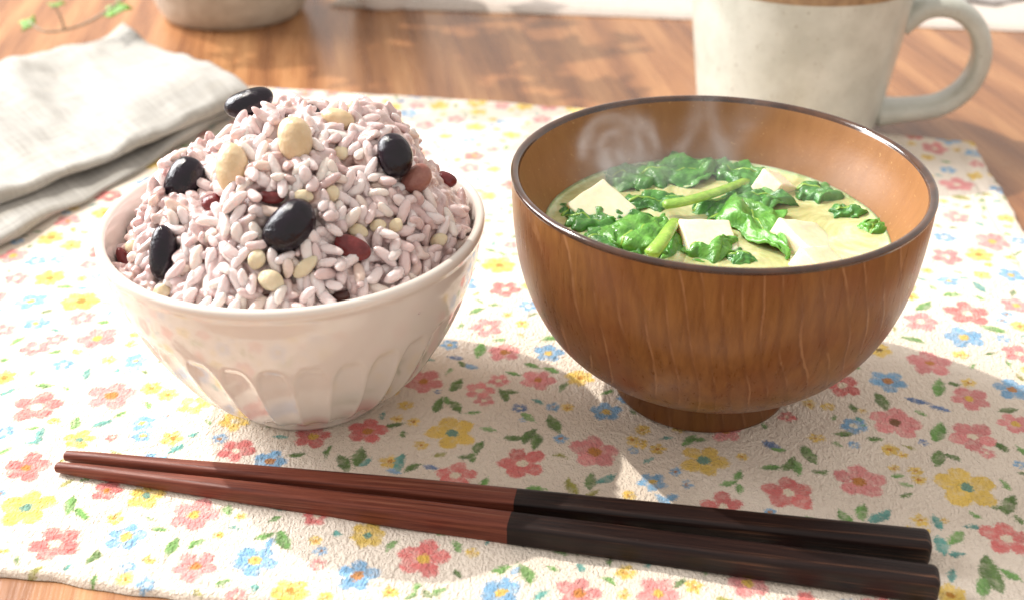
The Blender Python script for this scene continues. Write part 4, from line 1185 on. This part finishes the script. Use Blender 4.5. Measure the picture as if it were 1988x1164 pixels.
def build_ivy():
    t = empty('ivy_plant', (POT.x, POT.y, 0.070)); tag(t, 'green ivy with a trailing shoot growing from the beige pot', 'ivy')
    base = Vector((POT.x, POT.y, 0.070))
    rnd = random.Random(21)
    def shoot(pts, leaves, r=0.0011):
        path = [Vector(p) for p in crom([tuple(p) for p in pts], 8)]
        n = len(path)
        V, F = tube([p - base for p in path], [r * (1 - 0.5 * i / n) for i in range(n)], 8)
        mesh_obj('stem', V, F, M['ivystem'], t)
        for (f, size, aim) in leaves:
            p = path[min(n - 1, int(f * (n - 1)))]
            V, F = ivy_leaf_mesh(rnd.randrange(999), size)
            o = mesh_obj('leaf', V, F, M['ivy'], t)
            so = o.modifiers.new('thickness', 'SOLIDIFY'); so.thickness = 0.0004
            aim = Vector(aim).normalized(); nz = (Vector((0, -0.45, 1)) + Vector((rnd.gauss(0, .25), rnd.gauss(0, .25), 0))).normalized()
            nz = (nz - aim * nz.dot(aim)).normalized(); xx = aim.cross(nz)
            o.matrix_world = Matrix.Identity(4)
            o.matrix_local = Matrix.Translation(p - base + aim * size * 0.25) @ Matrix((xx, aim, nz)).transposed().to_4x4()
    # trailing shoot seen over the table to the left of the pot
    Y0 = POT.y
    A = lambda px, py, z: at(px, py, z)
    s = [base + Vector((-0.035, 0.0, 0.006)), base + Vector((-0.060, 0.0, 0.020)), A(330, -70, 0.050), A(262, -20, 0.034), A(205, 24, 0.024), A(150, 52, 0.018), A(90, 62, 0.017), A(58, 44, 0.020)]
    shoot(s, [(0.58, 0.020, (0.35, -0.05, 0.1)), (0.97, 0.013, (-0.8, 0.3, 0.1)), (0.40, 0.020, (-0.5, 0.5, 0.2))])
    s = [A(125, 58, 0.017), A(118, 34, 0.024), A(104, 10, 0.030)]
    shoot(s, [(0.98, 0.012, (0.1, 0.9, 0.1))], 0.0008)
    # the body of the plant, above the picture
    for k in range(34):
        a = rnd.uniform(0, 6.28); hgt = rnd.uniform(0.05, 0.21); sp = rnd.uniform(0.02, 0.075)
        p1 = base + Vector((0.02 * math.cos(a), 0.02 * math.sin(a), 0.002)); p3 = base + Vector((sp * math.cos(a), sp * math.sin(a), hgt))
        p2 = (p1 + p3) / 2 + Vector((0, 0, 0.02)); p4 = p3 + Vector((0.03 * math.cos(a), 0.03 * math.sin(a), -0.008))
        shoot([p1, p2, p3, p4], [(f, rnd.uniform(0.024, 0.040), (math.cos(a + rnd.uniform(-1.4, 1.4)), math.sin(a + rnd.uniform(-1.4, 1.4)), rnd.uniform(-.2, .3))) for f in (0.35, 0.5, 0.65, 0.8, 0.95)])
build_ivy()

# ------------------------------------------------------------------ steam rising from the soup
def build_steam():
    c = Vector((SX, SY + 0.018, SOUPZ + 0.006))
    hx, hy, z0, z1 = 0.046, 0.022, 0.0, 0.034
    V = [(sx * hx, sy * hy, z) for z in (z0, z1) for sx, sy in ((-1, -1), (1, -1), (1, 1), (-1, 1))]
    F = [(3, 2, 1, 0), (4, 5, 6, 7), (0, 1, 5, 4), (1, 2, 6, 5), (2, 3, 7, 6), (3, 0, 4, 7)]
    n = NT('steam_vapour')
    n.n.remove(n.b)
    pv = n.node('ShaderNodeVolumePrincipled')
    pv.inputs['Color'].default_value = (0.95, 0.93, 0.92, 1); pv.inputs['Anisotropy'].default_value = 0.1
    co = n.coord()
    wn = n.node('ShaderNodeVectorMath', operation='SCALE'); n.set(wn.inputs[0], n.noise(co, 38, 2, out='Color')); wn.inputs['Scale'].default_value = 0.015
    ad = n.node('ShaderNodeVectorMath', operation='ADD'); n.set(ad.inputs[0], co); n.set(ad.inputs[1], wn.outputs[0])
    x, y, z = n.sep(ad.outputs[0])
    x = n.math('SUBTRACT', x, 0.0075); y = n.math('SUBTRACT', y, 0.0075); z = n.math('SUBTRACT', z, 0.0075)
    def gauss(v, w): return n.math('EXPONENT', n.math('MULTIPLY', n.math('POWER', n.math('DIVIDE', v, w), 2.0), -1.0))
    # curl: a spiral sheet about an axis pointing to the camera side
    cx = n.math('ADD', x, 0.0265); cz = n.math('SUBTRACT', z, 0.0115)
    r = n.math('SQRT', n.math('ADD', n.math('MULTIPLY', cx, cx), n.math('MULTIPLY', cz, cz)))
    th = n.math('ARCTAN2', cz, cx)
    ring = gauss(n.math('SUBTRACT', r, n.math('ADD', 0.0088, n.math('MULTIPLY', th, 0.0011))), 0.0016)
    ring2 = gauss(n.math('SUBTRACT', r, n.math('ADD', 0.0045, n.math('MULTIPLY', th, 0.0009))), 0.0014)
    curl = n.math('MULTIPLY', n.math('ADD', n.math('ADD', ring, n.math('MULTIPLY', ring2, 0.6)), n.math('MULTIPLY', gauss(r, 0.009), 0.35)), gauss(n.math('ADD', y, 0.004), 0.008))
    def wisp(x0, slope, w, k):
        return n.math('MULTIPLY', gauss(n.math('SUBTRACT', x, n.math('ADD', x0, n.math('MULTIPLY', z, slope))), w), k)
    w_ = n.math('ADD', wisp(-0.0120, 0.45, 0.0020, 0.8), n.math('ADD', wisp(-0.0025, 0.7, 0.0030, 0.6), wisp(0.0090, -0.45, 0.0025, 0.55)))
    w_ = n.math('MULTIPLY', w_, gauss(n.math('SUBTRACT', y, 0.004), 0.009))
    veil = n.math('MULTIPLY', gauss(n.math('ADD', z, 0.0), 0.008), 0.22)
    tex = n.smooth(n.noise(co, 75, 4, 0.6, 0.6), 0.30, 0.72)
    # fades towards every face of the box
    ox, oy, oz = n.sep(co)
    fade = n.math('MULTIPLY', n.smooth(n.math('ABSOLUTE', ox), hx * 0.75, hx, 1, 0), n.math('MULTIPLY', n.smooth(n.math('ABSOLUTE', oy), hy * 0.6, hy, 1, 0), n.smooth(oz, z1 * 0.55, z1, 1, 0)))
    den = n.math('MULTIPLY', n.math('MULTIPLY', n.math('ADD', n.math('ADD', curl, w_), veil), tex), fade)
    n.set(pv.inputs['Density'], n.math('MULTIPLY', den, 36.0))
    n.t.links.new(pv.outputs[0], n.out.inputs['Volume'])
    o = mesh_obj('steam', V, F, n.m, None, False)
    o.location = c
    tag(o, 'thin curls of white steam rising off the hot soup', 'steam', kind='stuff')
build_steam()
